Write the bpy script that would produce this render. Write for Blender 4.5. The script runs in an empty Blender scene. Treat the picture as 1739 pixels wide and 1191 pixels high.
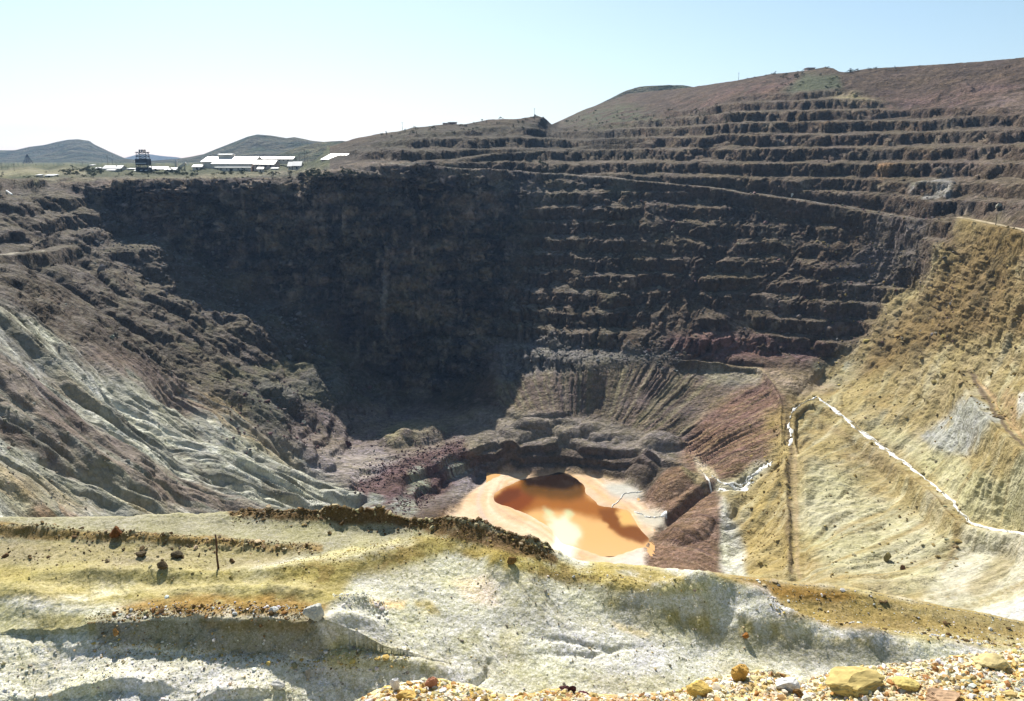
import bpy, math, random
import numpy as np
from mathutils import Vector, Matrix

# ------------------------------------------------------------------ camera, sky, sun, exposure
S = bpy.context.scene
COL = S.collection
F_PX, CX, CY, PITCH = 1365.0, 869.5, 595.5, math.radians(13.2)
cam_data = bpy.data.cameras.new("camera")
cam_data.sensor_fit = 'HORIZONTAL'
cam_data.sensor_width = 36.0
cam_data.lens = 36.0 * F_PX / 1739.0
cam_data.clip_start = 0.5
cam_data.clip_end = 60000.0
cam = bpy.data.objects.new("camera", cam_data)
COL.objects.link(cam)
cam.rotation_euler = (math.radians(90) - PITCH, 0, 0)
S.camera = cam

SUN_AZ, SUN_EL = math.radians(-18.0), math.radians(44.5)      # azimuth clockwise from +Y
world = bpy.data.worlds.new("World")
S.world = world
world.use_nodes = True
wn = world.node_tree
bg = wn.nodes['Background']
sky = wn.nodes.new('ShaderNodeTexSky')
sky.sky_type = 'NISHITA'
sky.sun_disc = False
sky.sun_elevation = SUN_EL
sky.sun_rotation = SUN_AZ
sky.altitude = 1600
sky.air_density = 1.0
sky.dust_density = 3.0
sky.ozone_density = 1.5
hs = wn.nodes.new('ShaderNodeHueSaturation'); hs.inputs['Saturation'].default_value = 0.92; hs.inputs['Hue'].default_value = 0.480
wn.links.new(sky.outputs[0], hs.inputs['Color']); wn.links.new(hs.outputs[0], bg.inputs[0])
bg.inputs[1].default_value = 0.073

sun_data = bpy.data.lights.new("sun", 'SUN')
sun_data.energy = 5.0
sun_data.angle = math.radians(0.53)
sun_data.color = (1.0, 0.955, 0.88)
sun = bpy.data.objects.new("sun", sun_data)
COL.objects.link(sun)
sv = Vector((math.sin(SUN_AZ) * math.cos(SUN_EL), math.cos(SUN_AZ) * math.cos(SUN_EL), math.sin(SUN_EL)))
sun.rotation_euler = sv.to_track_quat('Z', 'Y').to_euler()
sun.location = (0, 0, 300)

S.view_settings.view_transform = 'Standard'
S.view_settings.look = 'None'
S.view_settings.exposure = 0.84
S.view_settings.gamma = 1.0

# ------------------------------------------------------------------ helpers
CP, SP = math.cos(PITCH), math.sin(PITCH)
R = random.Random(7)

def ray(u, v):
    du = (np.asarray(u, float) - CX) / F_PX
    dv = (CY - np.asarray(v, float)) / F_PX
    return du, CP + SP * dv, -SP + CP * dv

def unproj(u, v, w):
    a, b, c = ray(u, v)
    return np.stack([a * w, b * w, c * w], -1)

def proj(P):
    w = P[..., 1] * CP - P[..., 2] * SP
    up = P[..., 1] * SP + P[..., 2] * CP
    return CX + F_PX * P[..., 0] / w, CY - F_PX * up / w, w

def wz(u, v, z):
    return z / float(ray(u, v)[2])

_rng = np.random.RandomState(11)
_perm = np.tile(_rng.permutation(256), 3).astype(np.int32)
_val = _rng.uniform(-1, 1, 256).astype(np.float32)

def vnoise(x, y, z=None):
    """smooth value noise, about -1..1"""
    x = np.asarray(x, np.float32); y = np.asarray(y, np.float32)
    xi = np.floor(x).astype(np.int32); yi = np.floor(y).astype(np.int32)
    fx = x - xi; fy = y - yi
    fx = fx * fx * fx * (fx * (fx * 6 - 15) + 10); fy = fy * fy * fy * (fy * (fy * 6 - 15) + 10)
    xi &= 255; yi &= 255
    A = _perm[xi] + yi; B = _perm[xi + 1] + yi
    if z is None:
        v00 = _val[_perm[A] & 255]; v10 = _val[_perm[B] & 255]
        v01 = _val[_perm[A + 1] & 255]; v11 = _val[_perm[B + 1] & 255]
        a = v00 + (v10 - v00) * fx; b = v01 + (v11 - v01) * fx
        return a + (b - a) * fy
    z = np.asarray(z, np.float32)
    zi = np.floor(z).astype(np.int32); fz = z - zi
    fz = fz * fz * fz * (fz * (fz * 6 - 15) + 10); zi &= 255
    out = []
    for k in (0, 1):
        v00 = _val[_perm[_perm[A] + zi + k] & 255]; v10 = _val[_perm[_perm[B] + zi + k] & 255]
        v01 = _val[_perm[_perm[A + 1] + zi + k] & 255]; v11 = _val[_perm[_perm[B + 1] + zi + k] & 255]
        a = v00 + (v10 - v00) * fx; b = v01 + (v11 - v01) * fx
        out.append(a + (b - a) * fy)
    return out[0] + (out[1] - out[0]) * fz

def fbm(x, y, z=None, octaves=4, gain=0.5, ridged=False):
    tot = 0; amp = 1.0; s = 0
    for o in range(octaves):
        n = vnoise(x, y, z)
        if ridged: n = 1 - 2 * np.abs(n)
        tot = tot + amp * n; s += amp; amp *= gain
        x, y = x * 1.72 + y * 1.03 + 17.3, y * 1.72 - x * 1.03 + 5.1
        if z is not None: z = z * 2.0 + 9.7
    return tot / s

def sstep(a, b, x):
    t = np.clip((x - a) / (b - a), 0, 1)
    return t * t * (3 - 2 * t)

# coarse raster of the plan used for region lookups
RU0, RV0, RST = -160.0, 60.0, 2.0
RNU, RNV = 1031, 631
_ru = RU0 + RST * np.arange(RNU); _rv = RV0 + RST * np.arange(RNV)
_RU, _RV = np.meshgrid(_ru, _rv)

def sample(ras, u, v):
    x = np.clip((u - RU0) / RST, 0, RNU - 1.01); y = np.clip((v - RV0) / RST, 0, RNV - 1.01)
    xi = x.astype(np.int32); yi = y.astype(np.int32); fx = x - xi; fy = y - yi
    a = ras[yi, xi] * (1 - fx) + ras[yi, xi + 1] * fx
    b = ras[yi + 1, xi] * (1 - fx) + ras[yi + 1, xi + 1] * fx
    return (a * (1 - fy) + b * fy)

def box1(a, r, ax):
    if r < 1: return a
    p = np.concatenate([np.repeat(np.take(a, [0], ax), r + 1, ax), a, np.repeat(np.take(a, [-1], ax), r, ax)], ax)
    c = np.cumsum(p, ax); n = a.shape[ax]
    return (np.take(c, range(2 * r + 1, 2 * r + 1 + n), ax) - np.take(c, range(0, n), ax)) / (2 * r + 1)

def blur(a, px):
    r = int(round(px / RST / 2))
    for _ in range(2):
        a = box1(box1(a, r, 0), r, 1)
    return a

def region(poly, feather=8):
    inside = np.zeros(_RU.shape, bool)
    n = len(poly)
    for i in range(n):
        x0, y0 = poly[i]; x1, y1 = poly[(i + 1) % n]
        if y0 == y1: continue
        c = ((y0 > _RV) != (y1 > _RV)) & (_RU < (x1 - x0) * (_RV - y0) / (y1 - y0) + x0)
        inside ^= c
    return blur(inside.astype(np.float32), feather)

def strip(pts, width, feather=4):
    """soft mask round a polyline; width may vary point by point"""
    if not hasattr(width, '__len__'): width = [width] * len(pts)
    m = np.zeros(_RU.shape, np.float32)
    for (x0, y0), (x1, y1), w0, w1 in zip(pts[:-1], pts[1:], width[:-1], width[1:]):
        dx, dy = x1 - x0, y1 - y0
        t = np.clip(((_RU - x0) * dx + (_RV - y0) * dy) / (dx * dx + dy * dy + 1e-9), 0, 1)
        d = np.hypot(_RU - x0 - t * dx, _RV - y0 - t * dy)
        w = (w0 + (w1 - w0) * t) / 2
        m = np.maximum(m, np.clip((w + feather / 2 - d) / feather, 0, 1))
    return m

def rbf_raster(ctrl):
    """inverse depth over the plan, exact for planes"""
    c = np.array(ctrl, float)
    U, V, q = c[:, 0] / 500, c[:, 1] / 500, 1000.0 / c[:, 2]
    n = len(c)
    A = np.zeros((n + 3, n + 3))
    A[:n, :n] = np.hypot(U[:, None] - U, V[:, None] - V)
    A[:n, n] = A[n, :n] = 1; A[:n, n + 1] = A[n + 1, :n] = U; A[:n, n + 2] = A[n + 2, :n] = V
    A[:n, :n] -= 0.004 * np.eye(n)
    w = np.linalg.solve(A, np.r_[q, 0, 0, 0])
    out = np.empty(_RU.shape, np.float32)
    uu = _ru / 500
    for j in range(RNV):
        vv = _rv[j] / 500
        d = np.hypot(uu[:, None] - U, vv - V)
        out[j] = d @ w[:n] + w[n] + w[n + 1] * uu + w[n + 2] * vv
    return out

def grid_mesh(name, P, col=None, parent=None):
    """P: rows x columns x 3 vertices -> one mesh object"""
    nr, nc = P.shape[:2]
    me = bpy.data.meshes.new(name)
    idx = np.arange(nr * nc, dtype=np.int32).reshape(nr, nc)
    q = np.stack([idx[:-1, :-1], idx[1:, :-1], idx[1:, 1:], idx[:-1, 1:]], -1).reshape(-1, 4)
    me.vertices.add(nr * nc); me.vertices.foreach_set('co', P.astype(np.float32).ravel())
    me.loops.add(q.size); me.loops.foreach_set('vertex_index', q.ravel())
    me.polygons.add(len(q)); me.polygons.foreach_set('loop_start', np.arange(0, q.size, 4, dtype=np.int32))
    me.polygons.foreach_set('use_smooth', np.ones(len(q), bool))
    me.update(calc_edges=True); me.validate()
    if col is not None: set_col(me, col.reshape(-1, col.shape[-1]))
    o = bpy.data.objects.new(name, me); COL.objects.link(o)
    if parent: o.parent = parent
    return o

def set_col(me, rgb):
    a = me.color_attributes.new('tint', 'FLOAT_COLOR', 'POINT')
    c = np.ones((len(rgb), 4), np.float32); c[:, :rgb.shape[1]] = rgb
    a.data.foreach_set('color', c.ravel())

def tri_mesh(name, V, Fa, mat, rgb=None, smooth=False, parent=None):
    """one mesh from arrays"""
    me = bpy.data.meshes.new(name)
    V = np.asarray(V, np.float32); Fa = np.asarray(Fa, np.int32); k = Fa.shape[1]
    me.vertices.add(len(V)); me.vertices.foreach_set('co', V.ravel())
    me.loops.add(Fa.size); me.loops.foreach_set('vertex_index', Fa.ravel())
    me.polygons.add(len(Fa)); me.polygons.foreach_set('loop_start', np.arange(0, Fa.size, k, dtype=np.int32))
    me.polygons.foreach_set('use_smooth', np.full(len(Fa), smooth))
    me.update(calc_edges=True); me.validate()
    if rgb is not None: set_col(me, rgb)
    if mat: me.materials.append(mat)
    o = bpy.data.objects.new(name, me); COL.objects.link(o)
    if parent: o.parent = parent
    return o

def normals(P):
    a = np.gradient(P, axis=1); b = np.gradient(P, axis=0)
    n = np.cross(b, a)
    n /= np.linalg.norm(n, axis=-1, keepdims=True) + 1e-9
    n[n[..., 2] < 0] *= -1
    return n

def tag(o, label=None, cat=None, group=None, kind=None):
    if label: o['label'] = label
    if cat: o['category'] = cat
    if group: o['group'] = group
    if kind: o['kind'] = kind
    return o

# ------------------------------------------------------------------ materials
def mat_new(name):
    m = bpy.data.materials.new(name); m.use_nodes = True
    nt = m.node_tree; b = nt.nodes['Principled BSDF']
    b.inputs['Specular IOR Level'].default_value = 0.15
    return m, nt, b

def earth(name, scales, grain=None, bump=(0.6, 1.0), rough=0.95, spec=0.12, hue=0.06):
    """vertex tint broken up by noise at several world scales, with bump"""
    m, nt, b = mat_new(name)
    N, L = nt.nodes.new, nt.links.new
    b.inputs['Roughness'].default_value = rough
    b.inputs['Specular IOR Level'].default_value = spec
    at = N('ShaderNodeAttribute'); at.attribute_name = 'tint'
    tc = N('ShaderNodeTexCoord')
    prev = at.outputs['Color']; h = None
    for i, (sc, amt) in enumerate(scales):
        no = N('ShaderNodeTexNoise'); no.inputs['Scale'].default_value = sc
        no.inputs['Detail'].default_value = 6; no.inputs['Roughness'].default_value = 0.65
        L(tc.outputs['Object'], no.inputs['Vector'])
        mr = N('ShaderNodeMapRange'); mr.inputs[1].default_value = 0.3; mr.inputs[2].default_value = 0.7
        mr.inputs[3].default_value = 1 - amt; mr.inputs[4].default_value = 1 + amt
        L(no.outputs[0], mr.inputs[0])
        mx = N('ShaderNodeMix'); mx.data_type = 'RGBA'; mx.blend_type = 'MULTIPLY'; L(at.outputs['Alpha'], mx.inputs[0])
        L(prev, mx.inputs[6]); 
        cmb = N('ShaderNodeCombineColor')
        if i == 0:
            n2 = N('ShaderNodeTexNoise'); n2.inputs['Scale'].default_value = sc * 0.7; n2.inputs['Detail'].default_value = 3
            L(tc.outputs['Object'], n2.inputs['Vector'])
            m2 = N('ShaderNodeMapRange'); m2.inputs[1].default_value = 0.3; m2.inputs[2].default_value = 0.7
            m2.inputs[3].default_value = 1 + hue * 2; m2.inputs[4].default_value = 1 - hue * 2
            L(n2.outputs[0], m2.inputs[0])
            ml = N('ShaderNodeMath'); ml.operation = 'MULTIPLY'; L(mr.outputs[0], ml.inputs[0]); L(m2.outputs[0], ml.inputs[1])
            L(mr.outputs[0], cmb.inputs[0]); L(mr.outputs[0], cmb.inputs[1]); L(ml.outputs[0], cmb.inputs[2])
        else:
            for k in range(3): L(mr.outputs[0], cmb.inputs[k])
        L(cmb.outputs[0], mx.inputs[7]); prev = mx.outputs[2]
        ms = N('ShaderNodeMath'); ms.operation = 'MULTIPLY'; ms.inputs[1].default_value = 1.0 / sc
        L(no.outputs[0], ms.inputs[0])
        if h is None: h = ms.outputs[0]
        else:
            ad = N('ShaderNodeMath'); ad.operation = 'ADD'; L(h, ad.inputs[0]); L(ms.outputs[0], ad.inputs[1]); h = ad.outputs[0]
    for gs, amt, gh in (grain or []):
        vo = N('ShaderNodeTexVoronoi'); vo.inputs['Scale'].default_value = gs; L(tc.outputs['Object'], vo.inputs['Vector'])
        sp = N('ShaderNodeSeparateColor'); L(vo.outputs['Color'], sp.inputs[0])
        mr = N('ShaderNodeMapRange'); mr.inputs[3].default_value = 1 - amt; mr.inputs[4].default_value = 1 + amt; L(sp.outputs[0], mr.inputs[0])
        mb_ = N('ShaderNodeMapRange'); mb_.inputs[3].default_value = (1 - amt) * 0.86; mb_.inputs[4].default_value = (1 + amt) * 1.06; L(sp.outputs[0], mb_.inputs[0])
        cmb = N('ShaderNodeCombineColor'); L(mr.outputs[0], cmb.inputs[0]); L(mr.outputs[0], cmb.inputs[1]); L(mb_.outputs[0], cmb.inputs[2])
        mx = N('ShaderNodeMix'); mx.data_type = 'RGBA'; mx.blend_type = 'MULTIPLY'; L(at.outputs['Alpha'], mx.inputs[0])
        L(prev, mx.inputs[6]); L(cmb.outputs[0], mx.inputs[7]); prev = mx.outputs[2]
        ms = N('ShaderNodeMath'); ms.operation = 'MULTIPLY'; ms.inputs[1].default_value = -gh; L(vo.outputs['Distance'], ms.inputs[0])
        ad = N('ShaderNodeMath'); ad.operation = 'ADD'; L(h, ad.inputs[0]); L(ms.outputs[0], ad.inputs[1]); h = ad.outputs[0]
    L(prev, b.inputs['Base Color'])
    bp = N('ShaderNodeBump'); bp.inputs['Distance'].default_value = bump[1]
    st = N('ShaderNodeMath'); st.operation = 'MULTIPLY'; st.inputs[1].default_value = bump[0]; L(at.outputs['Alpha'], st.inputs[0]); L(st.outputs[0], bp.inputs['Strength'])
    L(h, bp.inputs['Height']); L(bp.outputs[0], b.inputs['Normal'])
    return m

def plain(name, rgb, rough=0.7, metal=0.0, var=0.25, scale=0.6, spec=0.3):
    m, nt, b = mat_new(name)
    N, L = nt.nodes.new, nt.links.new
    b.inputs['Roughness'].default_value = rough; b.inputs['Metallic'].default_value = metal
    b.inputs['Specular IOR Level'].default_value = spec
    tc = N('ShaderNodeTexCoord'); no = N('ShaderNodeTexNoise')
    no.inputs['Scale'].default_value = scale; no.inputs['Detail'].default_value = 5
    L(tc.outputs['Object'], no.inputs['Vector'])
    cr = N('ShaderNodeValToRGB')
    cr.color_ramp.elements[0].position = 0.3; cr.color_ramp.elements[1].position = 0.7
    cr.color_ramp.elements[0].color = [c * (1 - var) for c in rgb] + [1]
    cr.color_ramp.elements[1].color = [min(1, c * (1 + var)) for c in rgb] + [1]
    L(no.outputs[0], cr.inputs[0]); L(cr.outputs[0], b.inputs['Base Color'])
    return m

M_PIT = earth('pit_rock', [(0.05, 0.22), (0.28, 0.30), (1.1, 0.28)], grain=[(0.42, 0.20, 0.5)], bump=(0.9, 0.6))
M_FG = earth('spoil_gravel', [(0.5, 0.12), (3.0, 0.10), (11.0, 0.20)], grain=[(6.5, 0.14, 0.03), (15.0, 0.22, 0.03)], bump=(0.55, 0.25))

# ------------------------------------------------------------------ open pit: control points (u, v, depth) or (u, v, 'z', level)
PC = []
def D(*pts):
    for p in pts: PC.append(p)
def Z(z, *pts):
    for u, v in pts: PC.append((u, v, wz(u, v, z)))
# plateau and rim on the left
D(*[(u, 284, 1150) for u in (-160, 0, 150, 300, 420, 500)])
D(*[(u, 293, 900) for u in (-160, 0, 100, 200, 300, 400)], (470, 290, 880), (520, 284, 860))
D((-160, 304, 720), (0, 302, 700), (60, 306, 705))
def wall(pts, u0, v0, w0, slope=71):
    a, b, c = [float(k) for k in ray(u0, v0)]; t = math.tan(math.radians(slope))
    for u, v in pts:
        _, b2, c2 = [float(k) for k in ray(u, v)]
        PC.append((u, v, (c * w0 - t * b * w0) / (c2 - t * b2)))
for u in range(105, 800, 24):                            # crease below, rim above, a steep face between
    v0 = np.interp(u, [105, 150, 220, 300, 350, 405, 460, 590, 690, 750, 850], [322, 345, 385, 430, 455, 478, 502, 580, 680, 668, 600])
    w0 = np.interp(u, [105, 150, 220, 300, 350, 405, 460, 590, 690, 750, 850], [722, 712, 706, 702, 700, 698, 695, 685, 668, 676, 668])
    vr = np.interp(u, [100, 200, 300, 430, 500, 580, 660, 850], [310, 309, 305, 302, 296, 287, 281, 294])
    wall([(u, vr + (v0 - vr) * f) for f in (0, 0.12, 0.3, 0.5, 0.75)], u, v0, w0, np.interp(u, [600, 720, 800], [70, 66, 60]))
wall([(845, 310), (848, 380), (850, 450), (850, 520)], 850, 600, 662, 47); wall([(905, 312), (905, 380), (905, 450), (905, 530)], 905, 603, 650, 43); wall([(965, 315), (965, 380), (965, 450), (965, 530)], 965, 605, 642, 42); wall([(1020, 318), (1020, 380), (1020, 450), (1020, 530)], 1020, 603, 632, 41)
D((-160, 335, 540), (0, 330, 580), (0, 380, 530), (80, 335, 660), (80, 400, 560), (0, 432, 470), (-160, 445, 420), (80, 440, 505))
# crease of wall and left slope
D((150, 345, 712), (220, 385, 706), (300, 430, 702), (350, 455, 700), (460, 500, 695), (590, 580, 685), (690, 680, 668))

D(*[(u, 299, 795) for u in range(110, 520, 50)], *[(u, 296, 845) for u in range(90, 520, 50)], *[(u, 289, 1000) for u in range(-100, 480, 60)])
# left slopes
D((100, 405, 600), (200, 480, 565), (0, 480, 380), (100, 520, 430), (200, 560, 470), (300, 600, 505), (400, 560, 605), (350, 530, 620), (400, 640, 525),
  (500, 600, 632), (500, 680, 548), (560, 618, 640), (600, 650, 632), (500, 750, 502), (400, 720, 462), (300, 680, 432), (200, 640, 392), (100, 590, 352),
  (0, 530, 312), (0, 620, 262), (0, 720, 227), (0, 880, 188), (100, 700, 282), (100, 870, 214), (200, 760, 312), (200, 870, 242), (300, 800, 342),
  (300, 870, 285), (400, 860, 335), (400, 790, 392), (500, 860, 392), (500, 800, 445), (-160, 530, 230), (-160, 700, 180), (-160, 880, 150))
# floor
Z(-190, (700, 722), (760, 705)); Z(-189, (640, 770), (600, 745)); Z(-185, (850, 738)); Z(-188, (600, 800)); Z(-184, (600, 860)); Z(-188.5, (770, 750))
Z(-203, (770, 850)); 
Z(-205, (800, 872), (870, 812), (1000, 810), (1080, 832), (1100, 925), (950, 960), (850, 915), (940, 870), (900, 1010), (1020, 870), (1095, 860))
Z(-186.5, (870, 753), (1000, 755), (1100, 772)); Z(-187.5, (1150, 786)); Z(-186, (930, 745), (1060, 755)); Z(-204.6, (860, 797), (950, 797), (1050, 816), (1090, 834)); Z(-188, (800, 762)); Z(-203, (812, 792)); Z(-189, (745, 780)); Z(-202, (760, 815)); Z(-189, (690, 800)); Z(-201, (715, 850))
Z(-180, (840, 690), (1000, 706)); Z(-184, (1150, 742)); Z(-184.8, (950, 732))
Z(-150, (850, 600), (1000, 625)); Z(-151, (1150, 622)); Z(-152, (1280, 628)); Z(-165, (850, 650))
# road ridge, fan, basin, dump by the pond
D((1330, 690, 541), (1340, 800, 466), (1345, 900, 406), (1345, 985, 362))
Z(-174, (1210, 715)); Z(-180, (1250, 785)); Z(-187, (1190, 775)); Z(-190, (1265, 825), (1210, 832))
Z(-190, (1160, 802)); Z(-190, (1212, 880)); Z(-205, (1102, 880), (1102, 960)); Z(-193, (1222, 975)); Z(-197, (1255, 975)); Z(-194, (1250, 900))
# right slopes
Z(-154, (1400, 640), (1390, 668)); D((1480, 742, 490), (1560, 800, 427), (1640, 890, 360), (1739, 910, 330), (1420, 800, 455), (1450, 900, 390), (1500, 980, 340),
  (1600, 960, 338), (1700, 1000, 300), (1600, 1050, 290), (1500, 650, 535), (1560, 560, 530), (1640, 450, 502), (1600, 420, 545), (1650, 386, 515), (1739, 397, 452),
  (1739, 480, 432), (1739, 580, 408), (1739, 680, 374), (1650, 600, 465), (1650, 700, 412), (1650, 800, 370), (1739, 800, 338), (1560, 700, 480),
  (1890, 425, 395), (1890, 580, 350), (1890, 800, 290), (1890, 1000, 250))
D((1640, 371, 570), (1540, 490, 602), (1470, 560, 604), (1420, 608, 602))
# benches
D((1060, 598, 622), (1060, 540, 652), (1080, 420, 700), (1080, 320, 746), (1060, 280, 786), (1250, 618, 612), (1250, 520, 650), (1250, 420, 692), (1250, 330, 732), (1250, 260, 782), (1250, 200, 850), (1250, 180, 900),
  (1400, 520, 627), (1400, 420, 662), (1400, 340, 692), (1400, 260, 742), (1400, 190, 820), (1400, 150, 900),
  (1550, 420, 592), (1550, 350, 622), (1550, 260, 690), (1550, 200, 780), (1550, 150, 860),
  (1700, 340, 560), (1739, 260, 600), (1739, 200, 680), (1739, 150, 760), (1890, 340, 500), (1890, 200, 620), (1890, 90, 760))
D((950, 240, 900), (850, 240, 865), (750, 250, 835), (650, 262, 812), (600, 268, 800), (1100, 230, 905), (1100, 200, 1050), (1000, 215, 1050))
# skyline
D((1739, 98, 850), (1600, 107, 900), (1500, 116, 930), (1440, 122, 950), (1380, 118, 1000), (1300, 128, 1060), (1200, 145, 1150), (1100, 160, 1250),
  (1000, 185, 1350), (950, 206, 1380), (920, 200, 980), (860, 200, 965), (800, 208, 955), (750, 211, 950), (700, 217, 940), (650, 226, 930), (600, 237, 920), (560, 252, 930))
# out of sight under the near ground
D(*[(u, 1160, 170) for u in (-160, 200, 500, 800, 1100, 1300)], (1600, 1160, 220), (1890, 1160, 210))
PIT_Q = rbf_raster(PC)

SKY_U = [-160, 0, 200, 400, 500, 520, 535, 548, 556, 580, 600, 640, 683, 700, 750, 790, 830, 880, 915, 925, 937, 945, 985, 1040, 1065, 1110, 1170, 1250, 1310, 1370, 1385, 1400, 1415, 1425, 1440, 1470, 1550, 1650, 1739, 1890]
SKY_V = [282.5, 282, 282, 281.5, 280, 277, 272, 262, 251, 243, 236, 228, 222, 217, 212, 211, 203, 202, 197, 201, 211, 208, 189, 169, 160, 155, 149, 137, 126, 120, 117, 114, 116, 122, 123, 117, 112, 106, 98, 90]

NU = 1560
u1 = np.linspace(-160, 1890, NU)
vt = np.interp(u1, SKY_U, SKY_V) + 0.8 * fbm(u1 / 9.0, u1 * 0 + 3.3, octaves=4) * (u1 > 560)
tv = np.r_[np.linspace(0, 1, 730), 1 + np.linspace(0, 1, 40)[1:]]
vb = 985.0
Vg = np.where(tv[:, None] <= 1, vt + (vb - vt) * tv[:, None], vb + (1160 - vb) * (tv[:, None] - 1))
Ug = np.broadcast_to(u1, Vg.shape).copy()
q = sample(PIT_Q, Ug, Vg)
w = 1000.0 / np.maximum(q, 0.2)
# light smoothing of the depth along both axes
for _ in range(2):
    w[1:-1] = (w[:-2] + 2 * w[1:-1] + w[2:]) / 4
    w[:, 1:-1] = (w[:, :-2] + 2 * w[:, 1:-1] + w[:, 2:]) / 4
P = unproj(Ug, Vg, w)

# ---- relief of the pit: haul roads and ledges, gullies, benches, broken rock
def M(poly, feather=14, src=None):
    return region(poly, feather)

wu = Ug + 9 * fbm(Ug / 40, Vg / 40, octaves=4); wv = Vg + 6 * fbm(Ug / 40 + 50, Vg / 40 + 50, octaves=4)
def at_pit(ras): return sample(ras, wu, wv).astype(np.float32)

BENCH = [(590, 246), (800, 214), (940, 212), (1000, 222), (1250, 172), (1370, 150), (1460, 160), (1520, 190), (1900, 190), (1900, 350), (1640, 366), (1545, 490), (1470, 560), (1415, 612), (1290, 618), (1140, 600), (1050, 560), (1060, 300), (660, 276), (590, 268)]
BUTT = [(900, 330), (1060, 300), (1060, 600), (1140, 605), (1000, 618), (850, 640), (840, 560), (890, 450)]
WALL = [(90, 306), (440, 300), (580, 284), (660, 278), (1060, 303), (900, 330), (870, 480), (830, 640), (690, 684), (590, 575), (460, 495), (350, 450), (220, 380)]
LEFT_UP = [(-160, 300), (80, 308), (230, 390), (350, 460), (460, 505), (600, 590), (690, 690), (600, 690), (480, 730), (330, 650), (120, 580), (0, 515), (-160, 500)]
LEFT_SPOIL = [(-160, 500), (0, 515), (130, 590), (330, 655), (440, 720), (520, 765), (640, 850), (700, 960), (740, 1160), (-160, 1160)]
FLOOR = [(480, 740), (600, 690), (700, 690), (850, 700), (960, 700), (1160, 770), (1180, 800), (1000, 800), (860, 790), (780, 850), (640, 880), (600, 820), (520, 765)]
LOW = [(640, 860), (1000, 985), (1240, 985), (1300, 1170), (700, 1170)]
CRUST = [(752, 878), (790, 850), (835, 812), (880, 802), (930, 799), (1000, 801), (1060, 818), (1092, 836), (1080, 850), (1115, 868), (1135, 885), (1100, 915), (1097, 968), (940, 985), (860, 940), (800, 905)]
GULLYFACE = [(850, 610), (1000, 622), (1140, 624), (1290, 628), (1330, 690), (1200, 790), (1140, 745), (1000, 705), (840, 690)]
FAN = [(1290, 632), (1335, 690), (1345, 790), (1290, 790), (1230, 820), (1150, 780), (1180, 720)]
YELLOW = [(1640, 372), (1740, 398), (1900, 425), (1900, 1160), (1225, 1160), (1250, 960), (1215, 830), (1300, 790), (1345, 720), (1330, 670), (1400, 640), (1470, 570), (1560, 480)]
PILE = [(1090, 850), (1150, 800), (1185, 800), (1205, 822), (1222, 850), (1222, 960), (1230, 985), (1100, 985), (1100, 930), (1140, 880), (1105, 866)]
RDUMP = [(945, 212), (1060, 162), (1250, 138), (1370, 118), (1740, 96), (1900, 88), (1900, 192), (1700, 200), (1560, 195), (1470, 160), (1370, 150), (1250, 172), (1000, 224)]

mB, mBu, mW, mLU, mLS = [at_pit(region(p, 16)) for p in (BENCH, BUTT, WALL, LEFT_UP, LEFT_SPOIL)]
wu2 = wu + 34 * fbm(Ug / 46 + 7, Vg / 46, octaves=5); wv2 = wv + 18 * fbm(Ug / 46 + 77, Vg / 46, octaves=5)
mFl, mCr, mGf, mFan, mY, mPi, mRd = [at_pit(region(p, f)) for p, f in ((FLOOR, 14), (CRUST, 8), (GULLYFACE, 10), (FAN, 16), (YELLOW, 14), (PILE, 6), (RDUMP, 14))]
mY = np.where(Vg < 700, sample(region(YELLOW, 22), wu2, wv2), mY).astype(np.float32)
mPlat = sstep(306, 298, Vg) * (Ug < 560) * 1.0

skyfade = sstep(0, 14, Vg - vt)                         # keep the skyline where it is
near_w = w / 600.0
N0 = normals(P)
x, y, z = P[..., 0], P[..., 1], P[..., 2]
th = np.arctan2(x - 35, y - 470); rad = np.hypot(x - 35, y - 470)
calm = np.clip(np.maximum(np.maximum(mGf, mFan), mPi), 0, 1)
thw = th + (1 - 0.82 * calm) * 0.10 * fbm(x / 60, y / 60, z / 60, octaves=4) + 0.012 * fbm(x / 8, y / 8, z / 8, octaves=2)
gmod = 0.25 + 1.1 * sstep(-0.35, 0.45, fbm(x / 38 + 70, y / 38, z / 38, octaves=3))

th2 = np.arctan2(x + 60, y - 250); rad2 = np.hypot(x + 60, y - 250)
th2w = th2 + 0.03 * fbm(x / 40, y / 40, z / 40, octaves=3)
# broad lumps, then gullies running down to the pond
gulY = fbm(th2w * 34, rad2 / 120, octaves=4, ridged=True); ribY = fbm(th2w * 9 + 5, rad2 / 100, octaves=4, ridged=True)
lump = fbm(x / 70, y / 70, z / 50, octaves=4)
gul = fbm(thw * 26, rad / 90, octaves=3, ridged=True)
gul2 = fbm(thw * 95, rad / 60 + 7, octaves=3, ridged=True)
disp = 5.0 * lump * (0.35 * mB + 0.9 * mBu + 0.3 * mW + 1.0 * mLU + 1.7 * mLS + 1.3 * mY + 0.2 * mRd + 0.25 * mFl) * skyfade
disp -= gul * (2.2 * mB + 3.2 * mBu + 1.6 * mW + 1.8 * mLU + 4.5 * mLS + 1.1 * mGf + 0.8 * mFan + 1.0 * mPi + 1.2 * mRd) * skyfade * gmod
rib = fbm(thw * 8 + 3 + 0.5 * fbm(x / 50, y / 50, octaves=2), rad / 95 + 1, octaves=4, ridged=True)
disp -= (gulY * 2.0 * gmod + ribY * 6.5) * mY * skyfade
disp -= rib * (13.0 * mLS + 9.0 * mLU + 1.5 * mW + 1.5 * mBu) * skyfade
disp -= gul2 * gmod * (0.5 * mB + 0.8 * mBu + 1.4 * mW + 0.5 * mLU + 0.7 * mLS + 1.0 * mGf + 0.9 * mFan + 1.0 * mPi + 0.6 * mRd) * skyfade
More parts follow.
